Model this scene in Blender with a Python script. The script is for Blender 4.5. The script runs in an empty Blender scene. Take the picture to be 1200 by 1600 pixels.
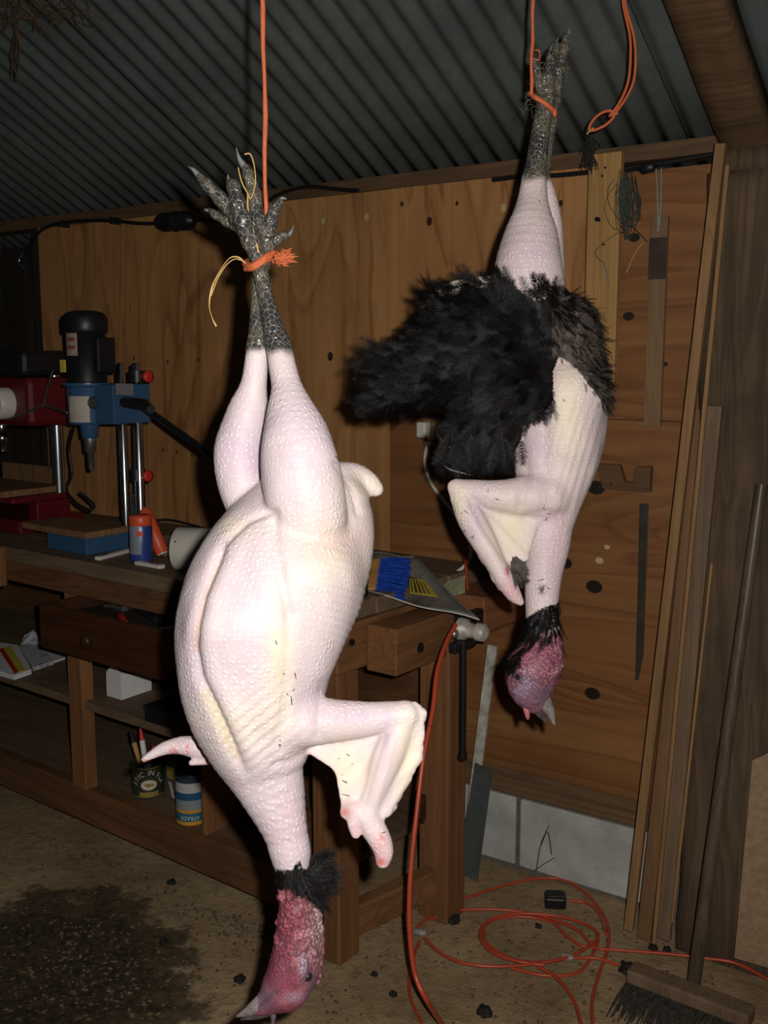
import bpy, bmesh, math, random
import numpy as np
from mathutils import Vector, Matrix, noise as mnoise

random.seed(7); np.random.seed(7)
scene = bpy.context.scene
COL = scene.collection

# ------------------------------------------------------------------ camera, light, exposure
# the plywood wall is the plane y = 0, x runs along it, the floor is z = 0
F_PX = 1620.0
CAM = np.array([0.0, -2.68, 1.55]); YAW = math.radians(34.7); PIT = math.atan(240 / F_PX)
FWD = np.array([-math.sin(YAW) * math.cos(PIT), math.cos(YAW) * math.cos(PIT), -math.sin(PIT)])
RGT = np.array([math.cos(YAW), math.sin(YAW), 0.0])
UPV = np.cross(RGT, FWD)
cd = bpy.data.cameras.new('camera'); cam = bpy.data.objects.new('camera', cd); COL.objects.link(cam)
cd.sensor_fit = 'VERTICAL'; cd.sensor_height = 36.0; cd.lens = 36.0 * F_PX / 1600.0
cd.clip_start = 0.02; cd.clip_end = 60
cam.matrix_world = Matrix(((RGT[0], UPV[0], -FWD[0], CAM[0]), (RGT[1], UPV[1], -FWD[1], CAM[1]),
                           (RGT[2], UPV[2], -FWD[2], CAM[2]), (0, 0, 0, 1)))
scene.camera = cam

world = bpy.data.worlds.new('world'); scene.world = world; world.use_nodes = True
world.node_tree.nodes['Background'].inputs[0].default_value = (0.75, 0.88, 1.0, 1)
world.node_tree.nodes['Background'].inputs[1].default_value = 0.010

# the flash gun of the camera: a small lamp just right of and above the lens
fl = bpy.data.lights.new('camera_flash', 'SPOT'); fo = bpy.data.objects.new('camera_flash', fl); COL.objects.link(fo)
fl.energy = 142.0; fl.spot_size = math.radians(96); fl.spot_blend = 0.75; fl.shadow_soft_size = 0.012
fl.color = (1.0, 0.965, 0.92)
fo.matrix_world = cam.matrix_world.copy()
fo.location = Vector(CAM + RGT * 0.050 + UPV * 0.040)

scene.view_settings.view_transform = 'Standard'; scene.view_settings.look = 'None'
scene.view_settings.exposure = 0.0; scene.view_settings.gamma = 1.0
scene.view_settings.use_curve_mapping = False

# ------------------------------------------------------------------ small maths helpers
def ray(x, y): return FWD + RGT * (x - 600) / F_PX + UPV * (800 - y) / F_PX
def onY(x, y, Y): r = ray(x, y); return CAM + r * ((Y - CAM[1]) / r[1])
def onX(x, y, X): r = ray(x, y); return CAM + r * ((X - CAM[0]) / r[0])
def onZ(x, y, Z=0.0): r = ray(x, y); return CAM + r * ((Z - CAM[2]) / r[2])
def atD(x, y, d): return CAM + ray(x, y) * d

def tag(o, label=None, cat=None, group=None, kind=None):
    if label: o['label'] = label
    if cat: o['category'] = cat
    if group: o['group'] = group
    if kind: o['kind'] = kind
    return o
def thing(name, loc, label, cat, group=None):
    o = bpy.data.objects.new(name, None); COL.objects.link(o); o.location = Vector(loc)
    o.empty_display_size = 0.05
    return tag(o, label, cat, group)
def link(name, me, mat, parent=None):
    o = bpy.data.objects.new(name, me); COL.objects.link(o)
    if mat is not None and len(me.materials) == 0: me.materials.append(mat)
    if parent is not None:
        o.parent = parent
        if parent.type == 'EMPTY': o.matrix_parent_inverse = Matrix.Translation(-parent.location)
    return o

class MB:
    """collects simple shapes; build() links them as one mesh object"""
    def __init__(s, xf=None): s.v = []; s.f = []; s.xf = xf; s.sm = []
    def add(s, vs, fs, smooth=False):
        n = len(s.v)
        for p in vs:
            p = Vector(p)
            s.v.append(s.xf @ p if s.xf else p)
        for f in fs: s.f.append([i + n for i in f]); s.sm.append(smooth)
        return s
    def box(s, x0, x1, y0, y1, z0, z1):
        x0, x1 = sorted((x0, x1)); y0, y1 = sorted((y0, y1)); z0, z1 = sorted((z0, z1))
        return s.add([(x0,y0,z0),(x1,y0,z0),(x1,y1,z0),(x0,y1,z0),(x0,y0,z1),(x1,y0,z1),(x1,y1,z1),(x0,y1,z1)],
                     [(3,2,1,0),(4,5,6,7),(0,1,5,4),(1,2,6,5),(2,3,7,6),(3,0,4,7)])
    def bar(s, a, b, w, t, up=(0, 0, 1)):
        """rectangular bar from a to b, w across, t in the direction closest to up"""
        a = Vector(a); b = Vector(b); d = (b - a).normalized(); u = Vector(up)
        u = (u - d * u.dot(d)).normalized(); r = d.cross(u)
        vs = []
        for p in (a, b):
            for i, j in ((-1,-1),(1,-1),(1,1),(-1,1)): vs.append(p + r * (w/2*i) + u * (t/2*j))
        return s.add(vs, [(0,1,2,3),(7,6,5,4),(0,4,5,1),(1,5,6,2),(2,6,7,3),(3,7,4,0)])
    def tube(s, pts, rad, n=8, caps=True):
        pts = [Vector(p) for p in pts]
        if not hasattr(rad, '__len__'): rad = [rad] * len(pts)
        vs = []; fs = []; ref = None
        for i, p in enumerate(pts):
            d = (pts[min(i+1, len(pts)-1)] - pts[max(i-1, 0)]).normalized()
            if ref is None: ref = d.orthogonal().normalized()
            ref = (ref - d * ref.dot(d))
            ref = ref.normalized() if ref.length > 1e-6 else d.orthogonal().normalized()
            q = d.cross(ref)
            for k in range(n):
                a = 2 * math.pi * k / n
                vs.append(p + (ref * math.cos(a) + q * math.sin(a)) * rad[i])
        for i in range(len(pts) - 1):
            for k in range(n):
                fs.append((i*n+k, i*n+(k+1) % n, (i+1)*n+(k+1) % n, (i+1)*n+k))
        s.add(vs, fs, True)
        if caps:
            s.add(vs[:n], [tuple(range(n-1, -1, -1))]); s.add(vs[-n:], [tuple(range(n))])
        return s
    def lathe(s, base, axis, prof, n=24):
        """prof: list of (distance along axis, radius)"""
        base = Vector(base); ax = Vector(axis).normalized(); r = ax.orthogonal().normalized(); q = ax.cross(r)
        vs = []; fs = []
        for h, rad in prof:
            for k in range(n):
                a = 2 * math.pi * k / n
                vs.append(base + ax * h + (r * math.cos(a) + q * math.sin(a)) * max(rad, 1e-5))
        for i in range(len(prof) - 1):
            for k in range(n): fs.append((i*n+k, i*n+(k+1) % n, (i+1)*n+(k+1) % n, (i+1)*n+k))
        s.add(vs, fs, True)
        if prof[0][1] > 1e-4: s.add(vs[:n], [tuple(range(n-1, -1, -1))])
        if prof[-1][1] > 1e-4: s.add(vs[-n:], [tuple(range(n))])
        return s
    def prism(s, poly, off):
        """polygon (3D points) extruded by vector off"""
        n = len(poly); off = Vector(off)
        vs = [Vector(p) for p in poly] + [Vector(p) + off for p in poly]
        fs = [tuple(range(n-1, -1, -1)), tuple(range(n, 2*n))] + [(i, (i+1) % n, n+(i+1) % n, n+i) for i in range(n)]
        return s.add(vs, fs)
    def build(s, name, mat, parent=None, bevel=0.0):
        me = bpy.data.meshes.new(name); me.from_pydata([tuple(v) for v in s.v], [], s.f)
        me.polygons.foreach_set('use_smooth', s.sm)
        bm = bmesh.new(); bm.from_mesh(me); bmesh.ops.recalc_face_normals(bm, faces=bm.faces); bm.to_mesh(me); bm.free()
        me.update()
        o = link(name, me, mat, parent)
        if bevel > 0:
            m = o.modifiers.new('bevel', 'BEVEL'); m.width = bevel; m.segments = 2; m.limit_method = 'ANGLE'
        return o

def spline(pts, n=8):
    """Catmull-Rom through 3D points"""
    P = [np.array(p, float) for p in pts]; P = [2*P[0]-P[1]] + P + [2*P[-1]-P[-2]]; out = []
    for i in range(1, len(P) - 2):
        for k in range(n):
            t = k / n
            out.append(0.5*((2*P[i]) + (-P[i-1]+P[i+1])*t + (2*P[i-1]-5*P[i]+4*P[i+1]-P[i+2])*t*t + (-P[i-1]+3*P[i]-3*P[i+1]+P[i+2])*t**3))
    out.append(P[-2]); return out

# ------------------------------------------------------------------ materials
class NT:
    def __init__(s, name):
        s.m = bpy.data.materials.new(name); s.m.use_nodes = True; s.t = s.m.node_tree
        s.b = s.t.nodes['Principled BSDF']; s.co = s.n('ShaderNodeTexCoord').outputs['Object']
    def n(s, kind, **kw):
        d = s.t.nodes.new(kind)
        for k, v in kw.items(): setattr(d, k, v)
        return d
    def set(s, sock, val):
        if hasattr(val, 'is_linked'): s.t.links.new(val, sock)
        else:
            if isinstance(val, (tuple, list)) and len(val) == 3 and sock.type == 'RGBA': val = tuple(val) + (1,)
            sock.default_value = val
    def mapping(s, scale=(1,1,1), loc=(0,0,0), src=None):
        d = s.n('ShaderNodeMapping'); s.set(d.inputs[0], src or s.co)
        d.inputs['Scale'].default_value = scale; d.inputs['Location'].default_value = loc; return d.outputs[0]
    def noise(s, scale=5, detail=4, rough=.5, src=None, dist=0):
        d = s.n('ShaderNodeTexNoise'); s.set(d.inputs['Vector'], src or s.co)
        d.inputs['Scale'].default_value = scale; d.inputs['Detail'].default_value = detail
        d.inputs['Roughness'].default_value = rough; d.inputs['Distortion'].default_value = dist; return d.outputs[0]
    def voro(s, scale=5, src=None, feature='F1', out='Distance', rnd=1.0):
        d = s.n('ShaderNodeTexVoronoi', feature=feature); s.set(d.inputs['Vector'], src or s.co)
        d.inputs['Scale'].default_value = scale; d.inputs['Randomness'].default_value = rnd; return d.outputs[out]
    def wave(s, scale, src=None, dist=2, detail=2, dscale=1, direction='X'):
        d = s.n('ShaderNodeTexWave', bands_direction=direction); s.set(d.inputs['Vector'], src or s.co)
        d.inputs['Scale'].default_value = scale; d.inputs['Distortion'].default_value = dist
        d.inputs['Detail'].default_value = detail; d.inputs['Detail Scale'].default_value = dscale; return d.outputs['Fac']
    def ramp(s, fac, stops, interp='LINEAR'):
        d = s.n('ShaderNodeValToRGB'); s.set(d.inputs[0], fac); e = d.color_ramp.elements
        d.color_ramp.interpolation = interp
        while len(e) < len(stops): e.new(0.5)
        for i, (p, c) in enumerate(stops):
            e[i].position = p; e[i].color = (tuple(c) + (1,)) if hasattr(c, '__len__') else (c, c, c, 1)
        return d.outputs[0]
    def mix(s, fac, a, b, mode='MIX'):
        d = s.n('ShaderNodeMix', data_type='RGBA', blend_type=mode); s.set(d.inputs[0], fac)
        s.set(d.inputs[6], a); s.set(d.inputs[7], b); return d.outputs[2]
    def math(s, op, a, b=0.0):
        d = s.n('ShaderNodeMath', operation=op); s.set(d.inputs[0], a); s.set(d.inputs[1], b); return d.outputs[0]
    def bump(s, h, strength=.3, dist=.005, nrm=None):
        d = s.n('ShaderNodeBump'); s.set(d.inputs['Height'], h); d.inputs['Strength'].default_value = strength
        d.inputs['Distance'].default_value = dist
        if nrm is not None: s.set(d.inputs['Normal'], nrm)
        return d.outputs[0]
    def attr(s, name): d = s.n('ShaderNodeAttribute', attribute_name=name); return d
    def rnd(s): return s.n('ShaderNodeObjectInfo').outputs['Random']
    def shift(s):
        """object coordinates moved by a per-object random amount, so that alike boards differ"""
        d = s.n('ShaderNodeVectorMath', operation='ADD'); s.set(d.inputs[0], s.co)
        m = s.math('MULTIPLY', s.rnd(), 37.0); s.set(d.inputs[1], m); return d.outputs[0]
    def out(s, col, rough=.6, metal=0.0, spec=.4, nrm=None):
        s.set(s.b.inputs['Base Color'], col); s.set(s.b.inputs['Roughness'], rough); s.set(s.b.inputs['Metallic'], metal)
        s.set(s.b.inputs['Specular IOR Level'], spec)
        if nrm is not None: s.set(s.b.inputs['Normal'], nrm)
        return s.m

def plain(name, col, rough=.5, metal=0.0, spec=.4, var=.18, vscale=18, bump=0.0, bscale=150):
    t = NT(name); nz = t.noise(vscale, 5, .6)
    lo = tuple(c * (1 - var) for c in col); hi = tuple(min(1, c * (1 + var)) for c in col)
    c = t.ramp(nz, [(.3, lo), (.7, hi)])
    nrm = t.bump(t.noise(bscale, 3), bump, .003) if bump else None
    return t.out(c, rough, metal, spec, nrm)

def wood(name, dark, light, axis='X', grain=9.0, rough=.65, dirt=.25, along=.06, knots=False, dirtcol=(.03,.022,.015), bump=.25, bands=1.0):
    t = NT(name); src = t.shift()
    sc = {'X': (along, 1, 1), 'Y': (1, along, 1), 'Z': (1, 1, along)}[axis]
    v = t.mapping(sc, src=src)
    n1 = t.noise(grain, 3, .55, v, 1.2); n2 = t.noise(grain * 9, 3, .6, v)
    rings = t.math('FRACT', t.math('MULTIPLY', n1, 7.0 * bands))
    ring = t.ramp(rings, [(0, .2), (.75, 1.0), (1, .25)])
    f = t.math('ADD', t.math('MULTIPLY', ring, .35), t.math('ADD', t.math('MULTIPLY', n1, .55), t.math('MULTIPLY', n2, .25)))
    c = t.ramp(f, [(.3, dark), (.85, light)])
    if knots:
        kv = t.mapping({'X': (.45, 1, 1), 'Y': (1, .45, 1), 'Z': (1, 1, .45)}[axis], src=src)
        k = t.voro(3.2, kv)
        c = t.mix(t.ramp(k, [(.045, 1.0), (.075, 0.0)]), c, tuple(x * .35 for x in dark))
        c = t.mix(t.ramp(k, [(.07, .55), (.16, 0.0)]), c, dark)
    d = t.noise(3.0, 6, .65, src)
    c = t.mix(t.math('MULTIPLY', t.ramp(d, [(.42, 0.0), (.75, 1.0)]), dirt), c, dirtcol)
    bv = t.mix(t.math('ADD', .0, t.math('MULTIPLY', t.rnd(), .28)), c, tuple(x * .5 for x in dark))
    return t.out(bv, rough, 0, .25, t.bump(n2, bump, .002))

def plywood(name, dark, mid, light, axis, knots, streak=.5):
    """rotary-cut veneer; knots: (x, z, radius, colour) on the wall plane, the grain bends around each of them"""
    t = NT(name)
    sep = t.n('ShaderNodeSeparateXYZ'); t.set(sep.inputs[0], t.co)
    X, Z = sep.outputs[0], sep.outputs[2]
    a, l = (X, Z) if axis == 'Z' else (Z, X)                       # across, along the grain
    warp = None; kn = []
    for (kx, kz, kr, kc) in knots:
        da = t.math('SUBTRACT', a, kx if axis == 'Z' else kz); dl = t.math('SUBTRACT', l, kz if axis == 'Z' else kx)
        near = t.math('ADD', t.math('MULTIPLY', da, da), t.math('MULTIPLY', t.math('MULTIPLY', dl, dl), .10))
        g = t.math('POWER', 2.718, t.math('MULTIPLY', near, -1.0 / (2.2 * kr) ** 2))
        g = t.math('MULTIPLY', t.math('MULTIPLY', g, 1.6), t.math('SIGN', da))
        w = t.math('MULTIPLY', g, -kr * .8)
        warp = w if warp is None else t.math('ADD', warp, w)
        rr = t.math('SQRT', t.math('ADD', t.math('MULTIPLY', da, da), t.math('MULTIPLY', t.math('MULTIPLY', dl, dl), .55)))
        kn.append((t.math('DIVIDE', rr, kr), kc))
    aw = t.math('ADD', a, warp) if warp is not None else a
    cmb = t.n('ShaderNodeCombineXYZ'); t.set(cmb.inputs[0], aw); t.set(cmb.inputs[1], t.math('MULTIPLY', l, .16)); t.set(cmb.inputs[2], sep.outputs[1])
    v = cmb.outputs[0]
    n1 = t.noise(4.2, 2.5, .5, v, .6)
    ringf = t.math('FRACT', t.math('MULTIPLY', n1, 9.0))
    ring = t.ramp(ringf, [(0, .15), (.12, .55), (.8, 1.0), (1, .15)])
    vs = t.mapping((1, .06, 1), src=v)
    n2 = t.noise(46, 4, .65, vs); n3 = t.noise(7, 2, .5, t.mapping((1, .25, 1), src=v))
    f = t.math('ADD', t.math('MULTIPLY', ring, .30), t.math('ADD', t.math('MULTIPLY', n2, .50), t.math('MULTIPLY', n3, streak)))
    c = t.ramp(f, [(.34, dark), (.62, mid), (.95, light)])
    for rr, kc in kn:
        c = t.mix(t.ramp(rr, [(.9, 1.0), (1.15, 0.0)]), c, kc)
        c = t.mix(t.ramp(rr, [(.85, 0.0), (1.05, .75), (1.25, .55), (1.9, 0.0)]), c, tuple(x * .45 for x in dark))
    d = t.noise(2.1, 6, .7)
    c = t.mix(t.ramp(d, [(.45, 0.0), (.8, .35)]), c, (.035, .022, .013))
    return t.out(c, .55, 0, .3, t.bump(n2, .12, .002))

def K(x, y, r, c): p = onY(x, y, 0); return (p[0], p[2], r, c)
PLUG = (.50, .36, .19); HOLE = (.012, .008, .006); DKN = (.045, .02, .009)
MAT = {}
MAT['ply_v'] = plywood('veneer with upright grain', (.150, .060, .020), (.345, .160, .056), (.48, .25, .094), 'Z',
    [K(505,345,.009,PLUG), K(573,339,.010,PLUG), K(629,319,.006,DKN), K(672,346,.010,DKN), K(788,325,.010,PLUG), K(877,318,.007,DKN),
     K(516,557,.011,DKN), K(209,560,.005,DKN), K(262,565,.005,DKN), K(310,562,.005,DKN), K(715,318,.005,DKN), K(255,703,.005,DKN), K(276,706,.005,DKN), K(300,712,.005,DKN)], .5)
MAT['ply_h'] = plywood('veneer with level grain', (.125, .046, .014), (.205, .084, .027), (.29, .135, .046), 'X',
    [K(931,762,.020,HOLE), K(882,880,.017,HOLE), K(928,917,.019,HOLE), K(925,1084,.018,HOLE), K(936,876,.010,PLUG), K(990,371,.012,HOLE),
     K(981,494,.012,HOLE), K(1038,569,.006,HOLE), K(948,855,.007,PLUG)], .4)
MAT['stud'] = wood('rough sawn batten wood', (.075, .040, .019), (.185, .108, .052), 'X', 10)
MAT['pine_board'] = wood('knotty pine board', (.30, .15, .048), (.50, .29, .105), 'Z', 12, knots=True, dirt=.1)
MAT['bench_x'] = wood('worn bench wood along', (.085, .036, .015), (.21, .095, .038), 'X', 9, dirt=.5, dirtcol=(.05,.038,.026))
MAT['bench_y'] = wood('worn bench wood across', (.12, .048, .018), (.28, .125, .048), 'Y', 9, dirt=.3)
MAT['bench_z'] = wood('worn bench wood upright', (.13, .052, .020), (.27, .12, .047), 'Z', 9, dirt=.25)
MAT['benchtop'] = wood('dusty bench top wood', (.11, .07, .04), (.24, .16, .095), 'X', 9, dirt=.5, dirtcol=(.10,.085,.06))
MAT['shelf'] = wood('dusty shelf board', (.11, .07, .04), (.23, .155, .09), 'X', 9, dirt=.3)
MAT['darkdrawer'] = wood('dark stained drawer wood', (.028, .0095, .005), (.074, .026, .012), 'X', 9, rough=.4, dirt=.2)
MAT['drawer_in'] = wood('drawer inside wood', (.09, .05, .025), (.20, .12, .06), 'Y', 9)
MAT['old'] = wood('weathered grey brown timber', (.045, .028, .016), (.135, .088, .050), 'Z', 9, rough=.85, dirt=.75, dirtcol=(.025,.018,.012), bump=.9)
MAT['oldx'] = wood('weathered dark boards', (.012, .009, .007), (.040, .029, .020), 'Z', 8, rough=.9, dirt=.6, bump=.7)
MAT['stick'] = wood('pale planed stick wood', (.22, .115, .045), (.36, .20, .085), 'Z', 10, dirt=.2)
MAT['stick2'] = wood('brown planed moulding wood', (.14, .070, .030), (.26, .14, .062), 'Z', 10, dirt=.3)
MAT['greystick'] = wood('greyed hardwood strip', (.12, .075, .042), (.22, .145, .085), 'Z', 10, dirt=.3)
MAT['strip'] = wood('brown hardwood strip', (.17, .095, .045), (.27, .16, .08), 'Z', 10, dirt=.2)
MAT['darkrod'] = wood('dark brown broom handle', (.045, .030, .020), (.12, .085, .058), 'Z', 10, rough=.38, dirt=.2, bump=.1)
MAT['chipboard'] = plain('chipboard', (.26, .165, .095), .7, var=.2, vscale=60, bump=.2)
MAT['black'] = plain('black plastic', (.010, .010, .011), .42, var=.2)
MAT['black_iron'] = plain('black iron', (.014, .014, .015), .45, .3, var=.3, bump=.2)
MAT['steel'] = plain('polished steel', (.55, .56, .57), .22, 1.0, var=.12)
MAT['dullsteel'] = plain('dull steel', (.30, .31, .32), .42, .9, var=.25)
MAT['blue_paint'] = plain('blue enamel', (.032, .085, .165), .3, .0, .5, var=.1)
MAT['red_paint'] = plain('dark red enamel', (.105, .007, .010), .32, 0, .5, var=.15)
MAT['red'] = plain('red plastic', (.55, .03, .02), .4, var=.1)
MAT['orange_red'] = plain('orange red plastic', (.62, .085, .03), .4, var=.08)
MAT['white'] = plain('white paint', (.70, .69, .66), .5, var=.06)
MAT['offwhite'] = plain('off white plastic', (.60, .56, .49), .4, var=.06)
MAT['paper'] = plain('white paper', (.66, .66, .66), .7, var=.06)
MAT['cord'] = plain('orange cable sheath', (.42, .055, .022), .38, 0, .5, var=.08)
MAT['straw'] = plain('dry straw', (.50, .33, .11), .6, var=.3, vscale=40)
MAT['yellow'] = plain('yellow label', (.62, .50, .06), .5, var=.08)
MAT['print_black'] = plain('black print', (.012, .012, .012), .5)

# ------------------------------------------------------------------ the shed: floor, wall, roof
t = NT('trodden dirt floor')
n1 = t.noise(2.4, 8, .62); n2 = t.noise(30, 6, .7); n3 = t.noise(140, 3, .6)
c = t.ramp(n1, [(.32, (.215, .145, .075)), (.55, (.38, .262, .145)), (.75, (.47, .34, .195))])
c = t.mix(t.ramp(n2, [(.5, 0.0), (.72, .65)]), c, (.13, .090, .050))
c = t.mix(t.ramp(n3, [(.62, 0.0), (.74, .6)]), c, (.42, .32, .20))
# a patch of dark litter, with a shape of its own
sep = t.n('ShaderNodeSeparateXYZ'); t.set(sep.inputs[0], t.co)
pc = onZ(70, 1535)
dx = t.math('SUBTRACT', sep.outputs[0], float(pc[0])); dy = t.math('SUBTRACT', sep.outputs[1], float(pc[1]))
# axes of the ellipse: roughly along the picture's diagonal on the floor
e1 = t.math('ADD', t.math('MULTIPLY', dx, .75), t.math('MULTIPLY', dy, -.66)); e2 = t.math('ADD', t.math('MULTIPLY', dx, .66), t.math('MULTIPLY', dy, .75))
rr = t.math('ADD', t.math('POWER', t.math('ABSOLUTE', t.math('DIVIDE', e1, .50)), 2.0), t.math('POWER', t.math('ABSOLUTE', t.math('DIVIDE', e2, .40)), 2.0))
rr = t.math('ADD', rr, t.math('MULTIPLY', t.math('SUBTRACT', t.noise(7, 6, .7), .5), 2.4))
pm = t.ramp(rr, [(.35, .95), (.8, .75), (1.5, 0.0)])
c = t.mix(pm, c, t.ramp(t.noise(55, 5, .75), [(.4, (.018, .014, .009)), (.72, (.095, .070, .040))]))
MAT['floor'] = t.out(c, .9, 0, .15, t.bump(t.math('ADD', n2, t.math('MULTIPLY', n3, .4)), .6, .012))

def grid_mesh(name, x0, x1, y0, y1, nx, ny, zf, mat, parent=None):
    vs = [(x0 + (x1-x0)*i/nx, y0 + (y1-y0)*j/ny, zf(x0 + (x1-x0)*i/nx, y0 + (y1-y0)*j/ny)) for j in range(ny+1) for i in range(nx+1)]
    fs = [(j*(nx+1)+i, j*(nx+1)+i+1, (j+1)*(nx+1)+i+1, (j+1)*(nx+1)+i) for j in range(ny) for i in range(nx)]
    me = bpy.data.meshes.new(name); me.from_pydata(vs, [], fs); me.polygons.foreach_set('use_smooth', [True]*len(fs)); me.update()
    return link(name, me, mat, parent)
def fz(x, y): return .010 * mnoise.noise((x*3.1, y*3.1, 0)) + .004 * mnoise.noise((x*14, y*14, 3)) - .006
floor = grid_mesh('floor', -7.0, 2.2, -5.5, .35, 150, 100, fz, MAT['floor'])
tag(floor, 'trodden brown dirt floor of the shed', None, kind='structure')

# back wall: sheets of plywood, sole plate and a course of pale blocks below
WT = 2.068                                                                     # height of the wall plate
wall = thing('wall_back', (-2.0, .03, 0), 'plywood back wall of the shed', None); tag(wall, kind='structure')
xl = onY(70, 600, 0)[0]; xj = onY(609, 700, 0)[0]; xk = onY(916, 400, 0)[0]; zs = onY(760, 648, 0)[2]
xr = -.80
b = MB().box(xl, xj - .0015, 0, .018, .40, WT + .02).build('plywood_sheet', MAT['ply_v'], wall, .001)
b = MB().box(xj, xk - .002, -.004, .014, zs, WT + .02).build('plywood_sheet', MAT['ply_v'], wall, .001)
b = MB().box(xj + .001, xr, .002, .020, .318, zs - .0015).build('plywood_sheet', MAT['ply_h'], wall, .001)
b = MB().box(xk, xr, .004, .022, zs, WT - .035).build('plywood_sheet', MAT['ply_h'], wall, .001)
# ragged lower edge of the sheet and the plate under it
MB().box(-3.6, -.82, .012, .09, .232, .312).build('sole_plate', MAT['stud'], wall, .003)
t = NT('pale concrete block'); n1 = t.noise(9, 6, .6); n2 = t.noise(80, 4, .7)
c = t.ramp(n1, [(.3, (.33, .33, .30)), (.7, (.50, .50, .46))]); c = t.mix(t.ramp(n2, [(.62, 0.0), (.75, .6)]), c, (.13, .11, .085))
MAT['block'] = t.out(c, .85, 0, .2, t.bump(n2, .5, .004))
MAT['mortar'] = plain('grey mortar', (.115, .105, .09), .9, var=.3, vscale=60, bump=.5)
MB().box(-3.6, -.82, .020, .12, -.02, .235).build('mortar', MAT['mortar'], wall)
xa = onY(806, 1290, 0)[0]
x = xa - .010
for (a0, a1) in ((xa + .008, xa + .448), (xa - .448, xa - .008), (xa - .904, xa - .464), (xa - 1.36, xa - .92)):
    MB().box(a0, a1 if a1 < -.84 else -.84, .010, .10, .010, .226).build('block', MAT['block'], wall, .004)

# a weathered board wall beyond the left end of the plywood
wl = thing('wall_left', (-4.6, .2, 0), 'dark weathered board wall left of the plywood', None); tag(wl, kind='structure')
x = -7.0; i = 0
while x < xl - .01:
    w = .15 + .02 * math.sin(i * 2.3); x1 = min(x + w, xl - .002)
    MB().box(x, x1 - .006, .16 + .006 * math.sin(i * 1.7), .185, 0, 2.2).build('board', MAT['oldx'], wl, .002); x += w; i += 1
MB().box(xl - .07, xl - .002, .02, .16, 0, WT + .04).build('stud', MAT['oldx'], wl, .003)

# timber along the top of the wall under the roof
pl = MB().box(-3.9, -.83, -.010, .085, WT - .012, WT + .030).build('trim_1', MAT['stud'], None, .003)
tag(pl, 'rough batten along the top of the plywood under the iron roof', None, kind='structure')

# corrugated iron roof, sheet by sheet
t = NT('dark galvanised iron'); n1 = t.noise(3, 6, .65); n2 = t.noise(26, 5, .7)
c = t.ramp(n1, [(.3, (.066, .078, .074)), (.7, (.116, .132, .125))]); c = t.mix(t.ramp(n2, [(.5, 0.0), (.8, .7)]), c, (.075, .07, .06))
c = t.mix(t.ramp(t.noise(5, 5, .7, t.mapping((3, .3, 1))), [(.56, 0.0), (.74, .5)]), c, (.10, .070, .042))
MAT['iron'] = t.out(c, .62, .12, .3, t.bump(n2, .2, .003))
roof = thing('ceiling', (-2.0, 0, WT + .05), 'dark corrugated iron roof underside', None); tag(roof, kind='structure')
PITCH = math.tan(math.radians(27.5)); AMP = .0080; WAVE = .0690
def roof_z(y): return WT + .034 - y * PITCH
def sheet(x0, nw, lift):
    vs = []; fs = []; per = 10; n = nw * per
    ys = [.30, -.3, -1.0, -1.7, -2.4, -3.1, -3.9]
    for y in ys:
        for i in range(n + 1):
            x = x0 + i * WAVE / per
            vs.append((x, y, roof_z(y) + AMP * math.cos(2 * math.pi * (x + 9.0) / WAVE) + lift + .003 * math.sin(x * 1.3 + y)))
    for j in range(len(ys) - 1):
        for i in range(n): a = j*(n+1)+i; fs.append((a, a+1, a+n+2, a+n+1))
    me = bpy.data.meshes.new('roof_sheet'); me.from_pydata(vs, [], fs); me.polygons.foreach_set('use_smooth', [True]*len(fs)); me.update()
    o = link('roof_sheet', me, MAT['iron'], roof)
    m = o.modifiers.new('thickness', 'SOLIDIFY'); m.thickness = .0012
x = -7.0; k = 0
while x < 2.0:
    sheet(x, 12, .0028 * (k % 2)); x += 11 * WAVE; k += 1

# old post, tie beam and rafter at the right
def rough_box(name, x0, x1, y0, y1, z0, z1, mat, parent=None, seed=0, amp=.008, cuts=22):
    bm = bmesh.new(); bmesh.ops.create_cube(bm, size=1.0)
    L = max((x1-x0, 0), (y1-y0, 1), (z1-z0, 2))
    for ax, (lo, hi) in enumerate(((x0, x1), (y0, y1), (z0, z1))):
        n = max(2, int((hi - lo) / .03)); n = min(n, 70)
        es = [e for e in bm.edges if abs((e.verts[0].co - e.verts[1].co)[ax]) > .4 / 1 and abs((e.verts[0].co - e.verts[1].co).length - abs((e.verts[0].co - e.verts[1].co)[ax])) < 1e-5]
        bmesh.ops.subdivide_edges(bm, edges=es, cuts=n - 1, use_grid_fill=True)
    for v in bm.verts:
        p = Vector((x0 + (v.co.x + .5) * (x1-x0), y0 + (v.co.y + .5) * (y1-y0), z0 + (v.co.z + .5) * (z1-z0)))
        s = [1.0, 1.0, 1.0]; s[L[1]] = .22
        q = Vector((p.x * 22 * s[0], p.y * 22 * s[1], p.z * 22 * s[2])) + Vector((seed, 0, 0))
        d = mnoise.noise_vector(q) * amp + mnoise.noise_vector(q * .25) * amp * 1.2
        v.co = p + d
    me = bpy.data.meshes.new(name); bm.to_mesh(me); bm.free(); me.polygons.foreach_set('use_smooth', [True]*len(me.polygons))
    return link(name, me, mat, parent)
post = rough_box('timber_post', -.815, -.42, -.13, .10, -.02, 1.985, MAT['old'], None, 3, .012)
tag(post, 'wide old rough timber post at the right of the plywood wall', 'post')
tb = rough_box('tie_beam', -.812, .4, -.15, .12, 1.988, 2.03, MAT['old'], None, 9, .008)
tag(tb, 'rough dark beam lying on top of the old post', 'beam')
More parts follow.
